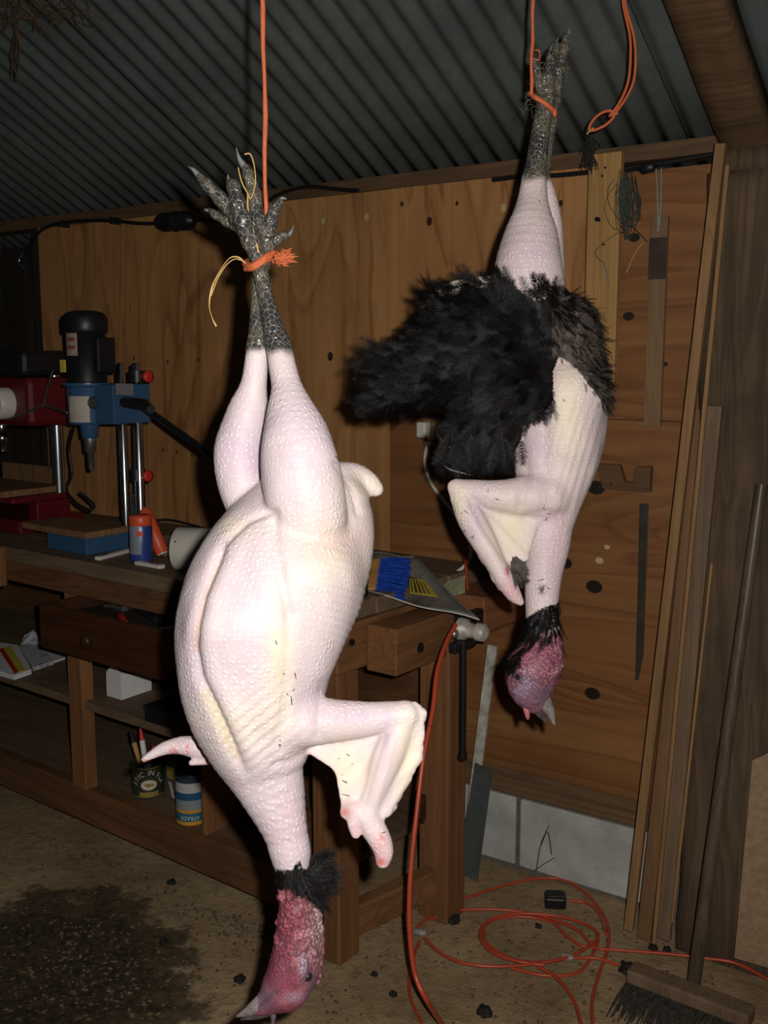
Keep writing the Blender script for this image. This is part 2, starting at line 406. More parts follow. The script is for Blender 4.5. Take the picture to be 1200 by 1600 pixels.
# rafter running up under the roof
ra = onY(1124, 215, -.02)
MATR = Matrix.Translation(Vector((-.752, 0, WT + .034))) @ Matrix.Rotation(math.radians(-27.5), 4, 'X')
me_r = rough_box('rafter', -.058, .058, -3.4, .02, -.085, -.016, MAT['stud'], None, 5, .006)
me_r.data.transform(MATR)
tag(me_r, 'thick brown rafter running up under the iron roof from the old post', 'rafter')

# ------------------------------------------------------------------ workbench (its own frame: x along, y towards the wall)
BA = math.radians(-3.0)
XB = Matrix.Translation((-1.5, -.72, 0)) @ Matrix.Rotation(BA, 4, 'Z'); XBI = XB.inverted()
CL = XBI @ Vector(CAM)
def lray(x, y): return XBI.to_3x3() @ Vector(ray(x, y))
def lY(x, y, v): r = lray(x, y); return CL + r * ((v - CL.y) / r.y)
def lX(x, y, v): r = lray(x, y); return CL + r * ((v - CL.x) / r.x)
def lZ(x, y, v): r = lray(x, y); return CL + r * ((v - CL.z) / r.z)
def W(*p): return XB @ Vector(p)
def BB(): return MB(XB)
BT = .943                                                       # height of the bench top

bench = thing('workbench', W(-1.2, .3, 0), 'long worn wooden workbench with open shelves along the plywood wall', 'workbench')
for i, (y0, y1) in enumerate(((0, .17), (.172, .34), (.342, .50), (.502, .70))):
    BB().box(-2.9, -.012 + .006 * (i % 2), y0, y1, BT - .045, BT).build('top_plank', MAT['benchtop'], bench, .003)
BB().box(-2.9, -.10, .002, .045, BT - .112, BT - .046).build('apron', MAT['bench_x'], bench, .003)
BB().box(-.098, 0, .004, .70, BT - .17, BT - .046).build('end_apron', MAT['bench_y'], bench, .004)
BB().box(-1.62, -1.41, -.035, .0, BT - .13, BT).build('front_jaw', MAT['bench_z'], bench, .004)
BB().box(-.088, 0, .005, .088, .0, BT - .17).build('leg', MAT['bench_z'], bench, .004)
BB().box(.012, .108, .335, .425, .0, .80).build('leg', MAT['bench_z'], bench, .004)
BB().box(-2.9, -2.81, .005, .095, .0, BT - .112).build('leg', MAT['bench_z'], bench, .004)
BB().box(-2.9, -2.81, .60, .69, .0, BT - .045).build('leg', MAT['bench_z'], bench, .004)
BB().box(-2.81, -.088, .03, .075, .072, .188).build('front_rail', MAT['bench_x'], bench, .004)
xa = BB(); xa.bar((-.028, .088, .084), (.060, .335, .118), .045, .082); xa.build('end_rail', MAT['bench_y'], bench, .004)
BB().box(-2.80, -.10, .075, .68, .168, .186).build('bottom_shelf', MAT['shelf'], bench, .002)
BB().box(-2.80, -.60, .03, .60, .455, .482).build('middle_shelf', MAT['shelf'], bench, .003)
BB().box(-1.135, -1.065, .020, .066, .188, BT - .112).build('upright', MAT['bench_z'], bench, .003)
BB().box(-.548, -.530, .04, .60, .186, .455).build('divider', MAT['bench_z'], bench, .002)
BB().box(-.530, -.10, .20, .222, .186, .275).build('back_stop', MAT['bench_x'], bench, .002)
BB().box(-2.8, -.10, .60, .618, .186, .84).build('back_panel', MAT['bench_x'], bench)
# cross stretcher between the legs at the end
xb = BB(); xb.bar((.03, .30, .30), (-.05, .62, .60), .03, .045); xb.build('brace', MAT['darkdrawer'], bench, .002)
# big wooden jaw of the end vice, with the guide-bar hole
jaw = BB().box(.005, .100, .112, .42, .765, .886).build('vice_jaw', MAT['bench_y'], bench, .004)
hp = lX(657, 1012, .1005)
BB().lathe((.098, hp.y, hp.z), (1, 0, 0), [(0, .014), (.0035, .014)], 16).build('hole', MAT['black'], jaw)
hp = lY(551, 1003, .003)
ea = [o for o in bench.children if o.name.startswith('end_apron')][0]
BB().lathe((hp.x, .0035, hp.z), (0, -1, 0), [(0, .008), (.003, .008)], 12).build('bolt_hole', MAT['black'], ea)
hp = lX(538, 1003, .0)
BB().box(-.01, .13, .47, .70, .80, .905).build('end_block', wood('reddish end block', (.13, .045, .018), (.27, .115, .05), 'Y', 9), bench, .005)
# drawer hanging open under the top
dr = BB().box(-1.055, -.505, -.125, -.105, .695, .832).build('drawer', MAT['darkdrawer'], bench, .004)
BB().box(-1.05, -1.035, -.105, .46, .715, .828).build('drawer_side', MAT['darkdrawer'], dr, .002)
BB().box(-.525, -.510, -.105, .46, .715, .828).build('drawer_side', MAT['darkdrawer'], dr, .002)
BB().box(-1.035, -.525, -.105, .46, .715, .727).build('drawer_bottom', MAT['drawer_in'], dr)
BB().box(-1.035, -.525, .445, .46, .727, .82).build('drawer_back', MAT['drawer_in'], dr)
kp = lY(143, 1000, -.125)
BB().lathe((kp.x, -.124, kp.z), (0, -1, 0), [(0, .010), (.010, .009), (.016, .019), (.026, .020), (.031, .013), (.033, 0)], 20).build('knob', MAT['darkdrawer'], dr)
# the iron end vice with its hanging handle
vice = thing('bench_vice', W(.10, .44, .80), 'pale iron vice screw with a long black hanging handle at the bench end', 'vice')
BB().box(.104, .128, .36, .50, .80, .875).build('face_plate', MAT['black_iron'], vice, .004)
vh = lX(735, 985, .16)
BB().lathe((.128, vh.y, vh.z), (1, 0, 0), [(0, .030), (.02, .028), (.024, .020), (.05, .020), (.055, .025), (.078, .023), (.084, .012), (.086, 0)], 20).build('screw_head', plain('pale worn metal', (.50, .44, .38), .5, .2, var=.45, vscale=35), vice)
h0 = lX(724, 1005, .19); h1 = lX(723, 1182, .19)
BB().tube([h0, h1], .0085, 10).build('handle', MAT['black_iron'], vice)
BB().lathe(h1, (0, 0, -1), [(-.008, .012), (.006, .013), (.010, .008)], 12).build('handle_end', MAT['black_iron'], vice)
BB().lathe((.128, vh.y - .035, vh.z - .006), (1, 0, 0), [(0, .012), (.012, .012), (.014, .008)], 12).build('bolt', MAT['dullsteel'], vice)
BB().box(.128, .15, vh.y - .055, vh.y + .05, vh.z - .055, vh.z - .028).build('lower_bracket', MAT['black_iron'], vice, .004)

# ------------------------------------------------------------------ blue mortising machine
YM = .20
def mp(x, y, v=YM): return lY(x, y, v)
mo = thing('mortising_machine', W(-1.15, .22, BT), 'blue bench mortising machine with black motor on the workbench', 'mortiser')
BB().box(-1.272, -1.064, .060, .33, BT, BT + .058).build('base', MAT['blue_paint'], mo, .006)
BB().box(-1.37, -1.03, .035, .20, BT + .060, BT + .080).build('wooden_table', MAT['stick2'], mo, .002)
ctr = mp(137, 540, .15); top = mp(137, 485, .15); hb = mp(137, 598, .15); hl = mp(137, 662, .15)
prof = [(0, .066), (.01, .068), (.165, .068), (.167, .074), (.175, .077), (.215, .077), (.232, .066), (.240, .040), (.241, 0)]
sc = (top.z - hb.z) / .241
mt = BB().lathe((hb.x, .15, hb.z), (0, 0, 1), [(a * sc, b * .90) for a, b in prof], 32).build('motor', MAT['black'], mo)
vm = math.atan2(CL.y - .15, CL.x - hb.x)
def round_label(r, a0, a1, z0, z1):
    m_ = BB(); vv = [(hb.x + r * math.cos(vm + math.radians(a0 + (a1 - a0) * i / 8)), .15 + r * math.sin(vm + math.radians(a0 + (a1 - a0) * i / 8))) for i in range(9)]
    for i in range(8):
        (xa_, ya_), (xb_, yb_) = vv[i], vv[i + 1]
        m_.add([(xa_, ya_, z0), (xb_, yb_, z0), (xb_, yb_, z1), (xa_, ya_, z1)], [(0, 1, 2, 3)], True)
    return m_
lz = mp(112, 525, .15).z
round_label(.0620, -70, -25, lz - .062, lz + .055).build('motor_label', plain('cream warning label', (.30, .25, .21), .6, var=.15, vscale=70), mt)
for k in range(4): round_label(.0624, -62, -33, lz + .03 - k * .024, lz + .042 - k * .024).build('red_print', plain('dull red print', (.22, .06, .05), .6), mt)
BB().box(hb.x + .050, hb.x + .082, .13, .20, hb.z + .03, hb.z + .14).build('switch_box', MAT['black'], mo, .006)
# cast head: rounded front body and square block round the columns
hd = BB(); hd.lathe((hb.x, .15, hl.z), (0, 0, 1), [(0, .060), (.006, .064), (hb.z - hl.z - .012, .064), (hb.z - hl.z - .01, .076), (hb.z - hl.z, .076)], 32)
cR = mp(214, 620, .24); cL = mp(190, 620, .24)
hd.box(hb.x + .02, cR.x + .022, .13, .275, hl.z + .004, hb.z - .004)
ho = hd.build('head', MAT['blue_paint'], mo, .003)
round_label(.0655, -62, 2, hl.z + .008, hb.z - .040).build('rating_plate', plain('torn white label', (.42, .38, .31), .6, var=.15), ho)
vw = math.radians(14) + vm
BB().lathe((hb.x + .062 * math.cos(vw), .15 + .062 * math.sin(vw), (hb.z + hl.z) / 2 + .004), (math.cos(vw), math.sin(vw), 0), [(0, .019), (.0035, .019), (.004, .015)], 20).build('depth_window', MAT['black'], ho)
p = lY(198, 609, .129)
BB().box(p.x - .05, p.x + .03, .1275, .1295, p.z - .016, p.z + .018).build('instruction_label', plain('grey label', (.22, .22, .22), .5, var=.2, vscale=90), ho)
wv = []
BB().lathe((hb.x + .0, .15, hl.z - .045), (0, 0, 1), [(0, .022), (.003, .026), (.045, .030)], 20).build('spindle_housing', MAT['blue_paint'], mo)
BB().lathe((hb.x + .0, .15, hl.z - .15), (0, 0, 1), [(0, .004), (.01, .010), (.06, .011), (.062, .018), (.105, .020)], 14).build('chisel', MAT['dullsteel'], mo)
for c, r in ((cL, .0145), (cR, .0155)):
    co = BB().lathe((c.x, .24, BT + .02), (0, 0, 1), [(0, r), (hb.z + .035 - BT, r), (hb.z + .042 - BT, r * .6)], 20).build('column', MAT['steel'], mo)
rk = BB()
for i in range(34):
    z = BT + .14 + i * .0075; rk.box(cR.x - .010, cR.x - .002, .2235, .2262, z, z + .0035)
rk.build('rack_teeth', MAT['black_iron'], mo)
for (x, y) in ((214, 588), (214, 742)):
    q = mp(x, y, .24)
    BB().lathe((q.x, .24, q.z - .018), (0, 0, 1), [(0, .027), (.036, .027)], 20).build('collar', MAT['black'], mo)
    k = BB(); k.lathe((q.x + .024, .24, q.z), (1, 0, 0), [(0, .008), (.012, .008), (.014, .013), (.034, .020), (.036, .010)], 8).build('clamp_knob', MAT['red'], mo)
a = lY(195, 628, .12); b_ = lY(236, 640, .06); e = lY(345, 722, -.02)
BB().tube([a, lY(225, 632, .10), b_], [.016, .017, .012], 12).build('lever_boss', MAT['black_iron'], mo)
BB().tube([lY(222, 634, .10), e], .0095, 10).build('lever', MAT['black'], mo)
BB().tube(spline([lY(115, 668, .26), lY(108, 700, .27), lY(112, 740, .27), lY(104, 765, .26), lY(118, 785, .22), lY(140, 797, .16), lY(146, 788, .2), lY(125, 770, .28)], 6), .005, 8).build('power_cable', MAT['black'], mo)
BB().box(-1.19, -1.15, .30, .33, BT + .058, BT + .16).build('fence', MAT['dullsteel'], mo, .002)

# ------------------------------------------------------------------ red drill press
dp = thing('drill_press', W(-1.72, .33, BT), 'dark red bench drill press with chrome column at the left end', 'drill press')
YD = .34
c0 = lY(90, 700, YD)
BB().lathe((c0.x, YD, BT + .04), (0, 0, 1), [(0, .023), (.52, .023)], 24).build('column', MAT['steel'], dp)
z1 = lY(60, 662, YD).z; z2 = lY(60, 588, YD).z; z3 = lY(60, 548, YD).z
BB().box(c0.x - .33, c0.x + .045, .20, .46, z1, z2).build('head', MAT['red_paint'], dp, .02)
BB().box(c0.x - .36, c0.x + .035, .19, .47, z2 + .003, z3).build('pulley_cover', MAT['black'], dp, .018)
BB().lathe((c0.x - .22, .26, z1 - .1), (0, 0, 1), [(0, .014), (.03, .014), (.033, .022), (.06, .024), (.063, .016), (.1, .02)], 16).build('chuck', MAT['steel'], dp)
q = lY(12, 632, .14)
BB().lathe((q.x - .095, .20, q.z), (0, -1, 0), [(0, .055), (.05, .055), (.056, .048)], 24).build('feed_hub', MAT['offwhite'], dp)
BB().tube([lY(68, 632, .17), lY(74, 605, .15), lY(82, 580, .13)], .004, 8).build('feed_handle', MAT['dullsteel'], dp)
BB().tube([lY(68, 632, .17), lY(105, 645, .12)], .004, 8).build('feed_handle', MAT['dullsteel'], dp)
BB().tube([lY(66, 634, .17), lY(15, 655, .14)], .004, 8).build('feed_handle', MAT['dullsteel'], dp)
q = lY(97, 572, .18); BB().box(q.x - .012, q.x + .012, .18, .186, q.z - .02, q.z + .02).build('warning_label', MAT['yellow'], dp)
tz = lY(60, 785, .12).z
BB().box(c0.x - .40, c0.x + .01, .10, .36, tz, tz + .022).build('table_board', MAT['stick2'], dp, .002)
BB().box(c0.x - .36, c0.x + .02, .34, .365, tz + .022, tz + .085).build('fence_board', MAT['stick2'], dp, .002)
BB().box(c0.x - .33, c0.x + .03, .13, .36, tz - .025, tz - .002).build('table', MAT['red_paint'], dp, .006)
BB().box(c0.x - .02, c0.x + .035, .22, .36, tz - .09, tz - .025).build('table_bracket', MAT['red_paint'], dp, .006)
BB().box(-1.95, -1.56, .15, .42, BT, BT + .05).build('base', MAT['red_paint'], dp, .008)

# ------------------------------------------------------------------ things on the bench top
def spray_can(p, label):
    t_ = thing('spray_can', W(*p), label, 'spray can'); r = .0345; h = .116
    x, y, z = p
    BB().lathe((x, y, z), (0, 0, 1), [(0, r*.93), (.006, r), (h-.01, r), (h, r*.9)], 28).build('can_body', MAT_CAN, t_)
    va_ = math.atan2(CL.y - y, CL.x - x)
    m_ = BB(); m_.add([(x + (r + .0006) * math.cos(va_ + k * .14 - .12), y + (r + .0006) * math.sin(va_ + k * .14 - .12), z + h - zz_) for k in range(-2, 3) for zz_ in (.016, .032)], [(2*k, 2*k+2, 2*k+3, 2*k+1) for k in range(4)], True); m_.build('price_sticker', MAT['orange_red'], t_)
    BB().lathe((x, y, z+.001), (0, 0, 1), [(.0, r*.98), (.003, r*1.01), (.006, r*1.01), (.008, r)], 28).build('rim', MAT['steel'], t_)
    BB().lathe((x, y, z+h-.002), (0, 0, 1), [(0, r*.96), (.004, r*1.0), (.026, r*.98), (.030, r*.9), (.0305, 0)], 28).build('cap', MAT['orange_red'], t_)
    return t_
t = NT('printed spray can sleeve'); sp_ = t.n('ShaderNodeSeparateXYZ'); t.set(sp_.inputs[0], t.co)
sw = W(*lZ(208, 880, BT))
zz = t.math('SUBTRACT', sp_.outputs[2], float(BT)); tx = t.math('ADD', t.math('MULTIPLY', t.math('SUBTRACT', sp_.outputs[0], float(sw.x)), float(RGT[0])), t.math('MULTIPLY', t.math('SUBTRACT', sp_.outputs[1], float(sw.y)), float(RGT[1])))
c = t.mix(t.ramp(t.math('ADD', t.math('MULTIPLY', tx, 10.0), .5), [(.30, 0.0), (.36, 1.0), (.76, 1.0), (.84, 0.0)]), (.03, .06, .24), (.26, .30, .36))
c = t.mix(t.ramp(zz, [(.028, 1.0), (.030, 0.0)]), c, (.03, .06, .28))
c = t.mix(t.ramp(zz, [(.016, 0.0), (.0162, .8), (.019, .8), (.0192, 0.0)]), c, (.5, .55, .6))
MAT_CAN = t.out(c, .35, .2, .5)
q = lZ(208, 881, BT); spray_can((q.x, q.y + .033, BT), 'blue and silver spray can with an orange cap on the bench top')
q = lZ(246, 877, BT); q2 = lY(232, 812, .150)
tb_ = thing('sealant_tube', W(q.x, q.y, BT), 'orange red sealant tube leaning beside the spray can', 'tube')
tb0 = Vector((q.x, q.y + .02, BT + .022)); dv = Vector((q2.x, .150, q2.z)) - tb0
BB().lathe(tb0, dv, [(0, .019), (.003, .021), (.138, .021), (.141, .017)], 20).build('tube_body', MAT['orange_red'], tb_)
BB().lathe(tb0 + dv.normalized() * .141, dv, [(0, .016), (.004, .015), (.006, .006), (.010, .005)], 12).build('nozzle', MAT['orange_red'], tb_)
BB().lathe(tb0 - dv.normalized() * .004, dv, [(0, .0165), (.006, .0165)], 16).build('plunger', MAT['offwhite'], tb_)
def cutter(a, b, label):
    t_ = thing('box_cutter', W(*a), label, 'knife', 'utility knives on the bench')
    a = Vector(a); b = Vector(b); d = (b - a).normalized()
    k = BB(); k.bar(a, b, .024, .012); k.build('handle', MAT['offwhite'], t_, .004)
    k = BB(); k.bar(a + d * .018 + Vector((0, 0, .0065)), a + d * .05 + Vector((0, 0, .0065)), .009, .003); k.build('slider', MAT['dullsteel'], t_, .001)
    k = BB(); k.bar(b, b + d * .016, .014, .001); k.build('blade', MAT['steel'], t_)
a = lZ(152, 873, BT + .007); b_ = lZ(205, 859, BT + .007); cutter(a, b_, 'off white box cutter knife left of the spray can')
a = lZ(254, 886, BT + .007); b_ = lZ(214, 879, BT + .007); cutter(a, b_, 'off white box cutter knife between spray can and pale pipe')
# pale plastic pipe lying on its side
pc_ = lZ(262, 893, BT); r = .0625
pp = thing('plastic_pipe', W(pc_.x + .06, pc_.y + .06, BT), 'short length of wide pale plastic pipe lying on the bench', 'pipe')
ax = Vector((.80, .38, .0)).normalized()
lo = Vector((pc_.x + .005, pc_.y + .035, BT + r))
BB().lathe(lo, ax, [(0, r*.90), (0, r*.97), (.004, r), (.22, r), (.224, r*.97), (.224, r*.9), (.0, r*.90)], 40).build('tube_wall', MAT['offwhite'], pp)
hq = lo + ax * .018; hr = Vector((-ax.y, ax.x, 0)) * -1
BB().lathe(hq + Vector((hr.x * r * .86, hr.y * r * .86, r * .48)), Vector((hr.x*.86, hr.y*.86, .48)), [(0, .0025), (.002, .0025)], 10).build('drill_hole', MAT['black'], pp)
BB().lathe(lo + ax * .002, -ax, [(0, r*.955), (.003, r*.95), (.004, 0)], 40).build('end_cap', MAT['offwhite'], pp)
gb = lY(247, 815, .20)
g_ = thing('socket_block', W(gb.x, .22, BT), 'small grey metal block behind the orange tube', 'metal block')
BB().box(gb.x - .014, gb.x + .018, .20, .24, BT, BT + .06).build('block_body', MAT['dullsteel'], g_, .003)
BB().lathe((gb.x + .03, .21, BT + .012), (0, -1, 0), [(0, .011), (.02, .011), (.022, .006)], 12).build('brass_nut', plain('brass', (.45, .33, .12), .4, .8), g_)
# thin cable along the wall behind the pipe
tag(BB().tube(spline([lY(225, 815, .5), lY(262, 812, .55), lY(300, 820, .58), lY(350, 835, .6)], 6), .004, 6).build('bench_cable', MAT['black'], None), 'thin black cable trailing on the bench top behind the pale pipe', 'cable')

# ------------------------------------------------------------------ dustpan, brush and labels at the right end
t = NT('smoky clear plastic'); t.out(t.ramp(t.noise(30, 4), [(.3, (.28, .27, .25)), (.7, (.40, .39, .36))]), .18, 0, .6)
t.b.inputs['Alpha'].default_value = .55
MAT['smoky'] = t.m
fl_ = lY(563, 922, .22); fr_ = lY(748, 969, .16); br_ = lY(648, 870, .52); bl_ = lY(560, 862, .56); ml_ = lY(600, 945, .20)
pan = thing('dustpan', W(*lZ(640, 930, BT + .0)), 'smoky clear plastic dustpan propped on the bench end', 'dustpan')
N = 10; vs = []
for i in range(N + 1):
    for j in range(N + 1):
        u, v = i / N, j / N
        front = fl_.lerp(fr_, u); back = bl_.lerp(br_, u)
        pnt = front.lerp(back, v); pnt.z += -.035 * math.sin(math.pi * v) * math.sin(math.pi * u) + .004 * math.sin(9 * u + 4 * v)
        vs.append(pnt)
m_ = BB(); m_.add(vs, [(i*(N+1)+j, (i+1)*(N+1)+j, (i+1)*(N+1)+j+1, i*(N+1)+j+1) for i in range(N) for j in range(N)], True)
o = m_.build('pan_sheet', MAT['smoky'], pan); md = o.modifiers.new('thickness', 'SOLIDIFY'); md.thickness = .002
edge = [vs[i*(N+1)] for i in range(N + 1)]
BB().tube(edge, .0022, 6).build('front_lip', plain('clear lip', (.62, .62, .60), .15, .1, .7), pan)
BB().tube([vs[j] for j in range(N + 1)], .0025, 6).build('side_lip', MAT['smoky'], pan)
BB().tube([vs[N*(N+1)+j] for j in range(N + 1)] + [vs[i*(N+1)+N] for i in range(N, -1, -1)], .0025, 6).build('back_rim', MAT['smoky'], pan)
# block the pan rests on
wb = rough_box('wooden_offcut', -.075, .045, -.03, .03, 0, .042, wood('split offcut', (.10, .06, .03), (.25, .16, .085), 'Z', 16), None, 2, .004)
q = lZ(606, 962, BT); wb.data.transform(Matrix.Translation(W(-.075, .135, BT + .001)))
tag(wb, 'rough split wood offcut under the dustpan on the bench', 'wood block')
# hand brush lying in the pan
hb_ = thing('hand_brush', W(*lY(590, 925, .24)), 'wooden hand brush with bright blue bristles in the dustpan', 'brush')
w0 = lY(581, 926, .23); w1 = lY(590, 877, .36)
n_ = (w1 - w0).cross(Vector((1, .35, 0))).normalized()
k = BB(); k.bar(w0, w1, .022, .030, (1, .3, .1)); k.build('handle_block', plain('honey wood', (.50, .25, .07), .5, var=.2), hb_, .006)
br = BB(); random.seed(11)
for i in range(22):
    for j in range(6):
        a = w0.lerp(w1, .03 + .94 * i / 21) + n_ * (.010 * (j - 2.5) / 2.5); 
        e0 = lY(629, 935, .25).lerp(lY(640, 877, .38), i / 21)
        b2 = e0 + n_ * (.014 * (j - 2.5) / 2.5) + Vector((random.uniform(-.006, .006), random.uniform(-.006, .006), random.uniform(-.006, .006)))
        a = a + (b2 - a) * .10
        br.tube([a, a.lerp(b2, .5) + Vector((0, 0, .003)), b2], [.0019, .0021, .0024], 5)
bo = br.build('bristles', plain('blue bristles', (.012, .055, .34), .45, var=.35, vscale=60), hb_); tag(bo, kind='stuff')
# printed cards
def card(pts, name, label, cat, mat, thick=.0012):
    m_ = BB(); ps = [Vector(p) for p in pts]; nn = (ps[1] - ps[0]).cross(ps[3] - ps[0]).normalized()
    o = m_.prism(ps, nn * thick).build(name, mat, None)
    return tag(o, label, cat), ps, nn
def strips(parent, ps, nn, rows, mat, off=.0016):
    for (u0, u1, v0, v1) in rows:
        f = lambda u, v: ps[0].lerp(ps[1], u).lerp(ps[3].lerp(ps[2], u), v) + nn * off
        BB().prism([f(u0, v0), f(u1, v0), f(u1, v1), f(u0, v1)], nn * .0003).build('print', mat, parent)
def pan_pt(x, y, up=.006):
    # point of the pan surface seen there
    g = lray(x, y); nrm = (fr_ - fl_).cross(bl_ - fl_).normalized()
    tt = (fl_ - CL).dot(nrm) / g.dot(nrm); return CL + g * (tt - .004)
lo_, psl, nnl = card([pan_pt(640, 927), pan_pt(684, 933), pan_pt(664, 906), pan_pt(640, 905)], 'warning_card', 'yellow card with black printed lines lying in the dustpan', 'card', MAT['yellow'])
if nnl.z < 0: nnl = -nnl
strips(lo_, psl, nnl, [(.08, .12 + .0, .1, .9), (.22, .29, .08, .92), (.38, .45, .08, .92), (.55, .60, .1, .85), (.72, .76, .1, .8)], MAT['print_black'])
lo_, psl, nnl = card([lY(702, 932, .42), lY(727, 926, .42), lY(727, 899, .50), lY(690, 912, .50)], 'leaflet', 'small pale green printed leaflet standing behind the dustpan', 'leaflet', plain('pale green print', (.42, .43, .26), .6, var=.35, vscale=60))

# ------------------------------------------------------------------ things on the shelves
# loose magazines and papers at the left
mg = thing('magazine', W(-1.48, .12, .484), 'magazine with red and yellow striped cover on the middle shelf', 'magazine')
def slab(cx, cy, z, w, d, h, a, name, mat, parent, tilt=0.0):
    m_ = MB(XB @ Matrix.Translation((cx, cy, z)) @ Matrix.Rotation(a, 4, 'Z') @ Matrix.Rotation(tilt, 4, 'Y'))
    m_.box(-w/2, w/2, -d/2, d/2, 0, h); return m_.build(name, mat, parent, .001)
def flatpoly(px, z, h, name, mat, parent):
    return BB().prism([lZ(x, y, z) for x, y in px], (0, 0, -h)).build(name, mat, parent)
flatpoly([(-30, 1040), (22, 1055), (49, 1046), (28, 1008), (-25, 1000)], .502, .017, 'page_block', MAT['paper'], mg)
flatpoly([(-2, 1014), (22.7, 1052), (29, 1050), (5, 1012)], .504, .0015, 'cover_stripe', MAT['red'], mg)
flatpoly([(5, 1012), (29, 1050), (40, 1046.7), (16, 1009)], .504, .0015, 'cover_stripe', MAT['yellow'], mg)
mg2 = thing('newspaper', W(-1.36, .2, .486), 'crumpled printed newspaper beside the magazine on the middle shelf', 'newspaper')
t = NT('grey newsprint'); nn_ = t.voro(46, None, 'F1', 'Color'); c = t.mix(t.ramp(t.noise(38, 4, .7), [(.5, 0.0), (.6, .75)]), (.52, .53, .55), (.16, .17, .19)); MAT['news'] = t.out(c, .7)
flatpoly([(30, 1010), (51, 1043), (84, 1032), (60, 1006)], .500, .014, 'folded_pages', MAT['news'], mg2)
flatpoly([(60, 1006), (84, 1033), (106, 1026), (88, 1010)], .492, .007, 'loose_page', MAT['paper'], mg2)
m_ = BB(); a_ = lZ(32, 1008, .502); b_ = lZ(66, 1008, .502); c_ = lY(50, 986, a_.y + .06); d_ = lY(38, 993, a_.y + .05)
m_.prism([a_, b_, c_, d_], (-.004, .010, .002)); m_.build('torn_page', MAT['news'], mg2)
# white carton with a slanted top
ct = lZ(190, 1094, .484); cl_ = lZ(167, 1087, .484); cr_ = lZ(237, 1078, .484)
cb = thing('white_carton', W(*ct), 'small plain white carton with slanted top on the middle shelf', 'carton')
h1 = .085; dx_ = cl_ - ct; dy_ = cr_ - ct
pt = lambda u, v, z: ct + dx_ * u + dy_ * v + Vector((0, 0, z))
m_ = BB(); m_.add([pt(0,0,0), pt(1,0,0), pt(1,1,0), pt(0,1,0), pt(0,0,.088), pt(1,0,.078), pt(.5,.0,.112), pt(1,1,.045), pt(0,1,.045), pt(.5,1,.060)],
      [(3,2,1,0), (0,1,5,6,4), (2,3,8,9,7), (0,4,8,3), (1,2,7,5), (4,6,9,8), (5,7,9,6)])
m_.build('carton_shell', MAT['white'], cb)
sm_ = BB(); sm_.prism([pt(-.005, .02, .086), pt(.5, .02, .1135), pt(.5, .05, .1120), pt(-.005, .05, .0845)], (0, 0, .001)); sm_.build('lid_seam', plain('grey seam', (.35, .35, .35)), cb)
bq = lZ(222, 1128, .482)
bbx = thing('black_case', W(bq.x + .1, bq.y + .1, .482), 'flat black plastic case on the front of the middle shelf', 'case')
BB().box(bq.x + .005, bq.x + .17, bq.y + .005, bq.y + .17, .483, .522).build('case_body', MAT['black'], bbx, .006)
BB().box(bq.x + .003, bq.x + .172, bq.y + .003, bq.y + .172, .523, .536).build('case_lid', MAT['black'], bbx, .004)

# text helper: flat lettering as a mesh that can be wrapped
def letters(s, size):
    cu = bpy.data.curves.new('lettering', 'FONT'); cu.body = s; cu.size = size; cu.align_x = 'CENTER'; cu.align_y = 'CENTER'; cu.resolution_u = 3
    ob = bpy.data.objects.new('lettering', cu); COL.objects.link(ob)
    bpy.context.view_layer.update()
    dg = bpy.context.evaluated_depsgraph_get(); me = bpy.data.meshes.new_from_object(ob.evaluated_get(dg))
    bpy.data.objects.remove(ob); 
    v = [tuple(p.co) for p in me.vertices]; f = [tuple(p.vertices) for p in me.polygons]; bpy.data.meshes.remove(me)
    return v, f
MAT['tin_black'] = plain('dark tin print', (.030, .034, .028), .35, .1, .5, var=.3)
MAT['tin_gold'] = plain('gold tin print', (.34, .25, .055), .4, .2, var=.2)
MAT['tin_cream'] = plain('cream tin print', (.55, .52, .42), .5, var=.1)
MAT['tin_green'] = plain('green tin print', (.030, .044, .026), .35, .1, .5, var=.2)
# syrup tin with brushes
tq = lZ(232, 1249, .187); R_ = .050; H_ = .108
def behind(p, r): d_ = (p - CL); d_.z = 0; return p + d_.normalized() * r            # centre of a round thing whose near foot is seen at p
tc = behind(tq, R_)
tin = thing('syrup_tin', W(*tc), 'round green and gold tin with curved lettering on the bottom shelf', 'tin')
body = BB().lathe(tc, (0, 0, 1), [(0, R_*.97), (.003, R_*1.015), (.006, R_), (H_ - .008, R_), (H_ - .004, R_*1.02), (H_, R_*1.0), (H_, R_*.92), (.01, R_*.92), (.009, 0)], 36).build('tin_wall', MAT['tin_green'], tin)
va = math.atan2((CL - tc).y, (CL - tc).x) + .06
def wrap(u, z, d=.0008): a = va + u / R_; return tc + Vector(((R_ + d) * math.cos(a), (R_ + d) * math.sin(a), z))
def wpoly(pts, mat, name, d=.0008):
    m_ = BB(); m_.add([wrap(u, z, d) for u, z in pts], [tuple(range(len(pts)))]); return m_.build(name, mat, body)
arc = [(.052 * math.cos(a), .020 + .078 * math.sin(a)) for a in np.linspace(.12, math.pi - .12, 21)]
arci = [(.044 * math.cos(a), .020 + .054 * math.sin(a)) for a in np.linspace(math.pi - .12, .12, 21)]
m_ = BB(); n = 21
pts = [wrap(u, z, .0006) for u, z in arc] + [wrap(u, z, .0006) for u, z in arci[::-1]]
m_.add(pts, [(i, i + 1, n + i + 1, n + i) for i in range(n - 1)]); m_.build('banner', MAT['tin_black'], body)
txt = 'STIC IN FLA'; 
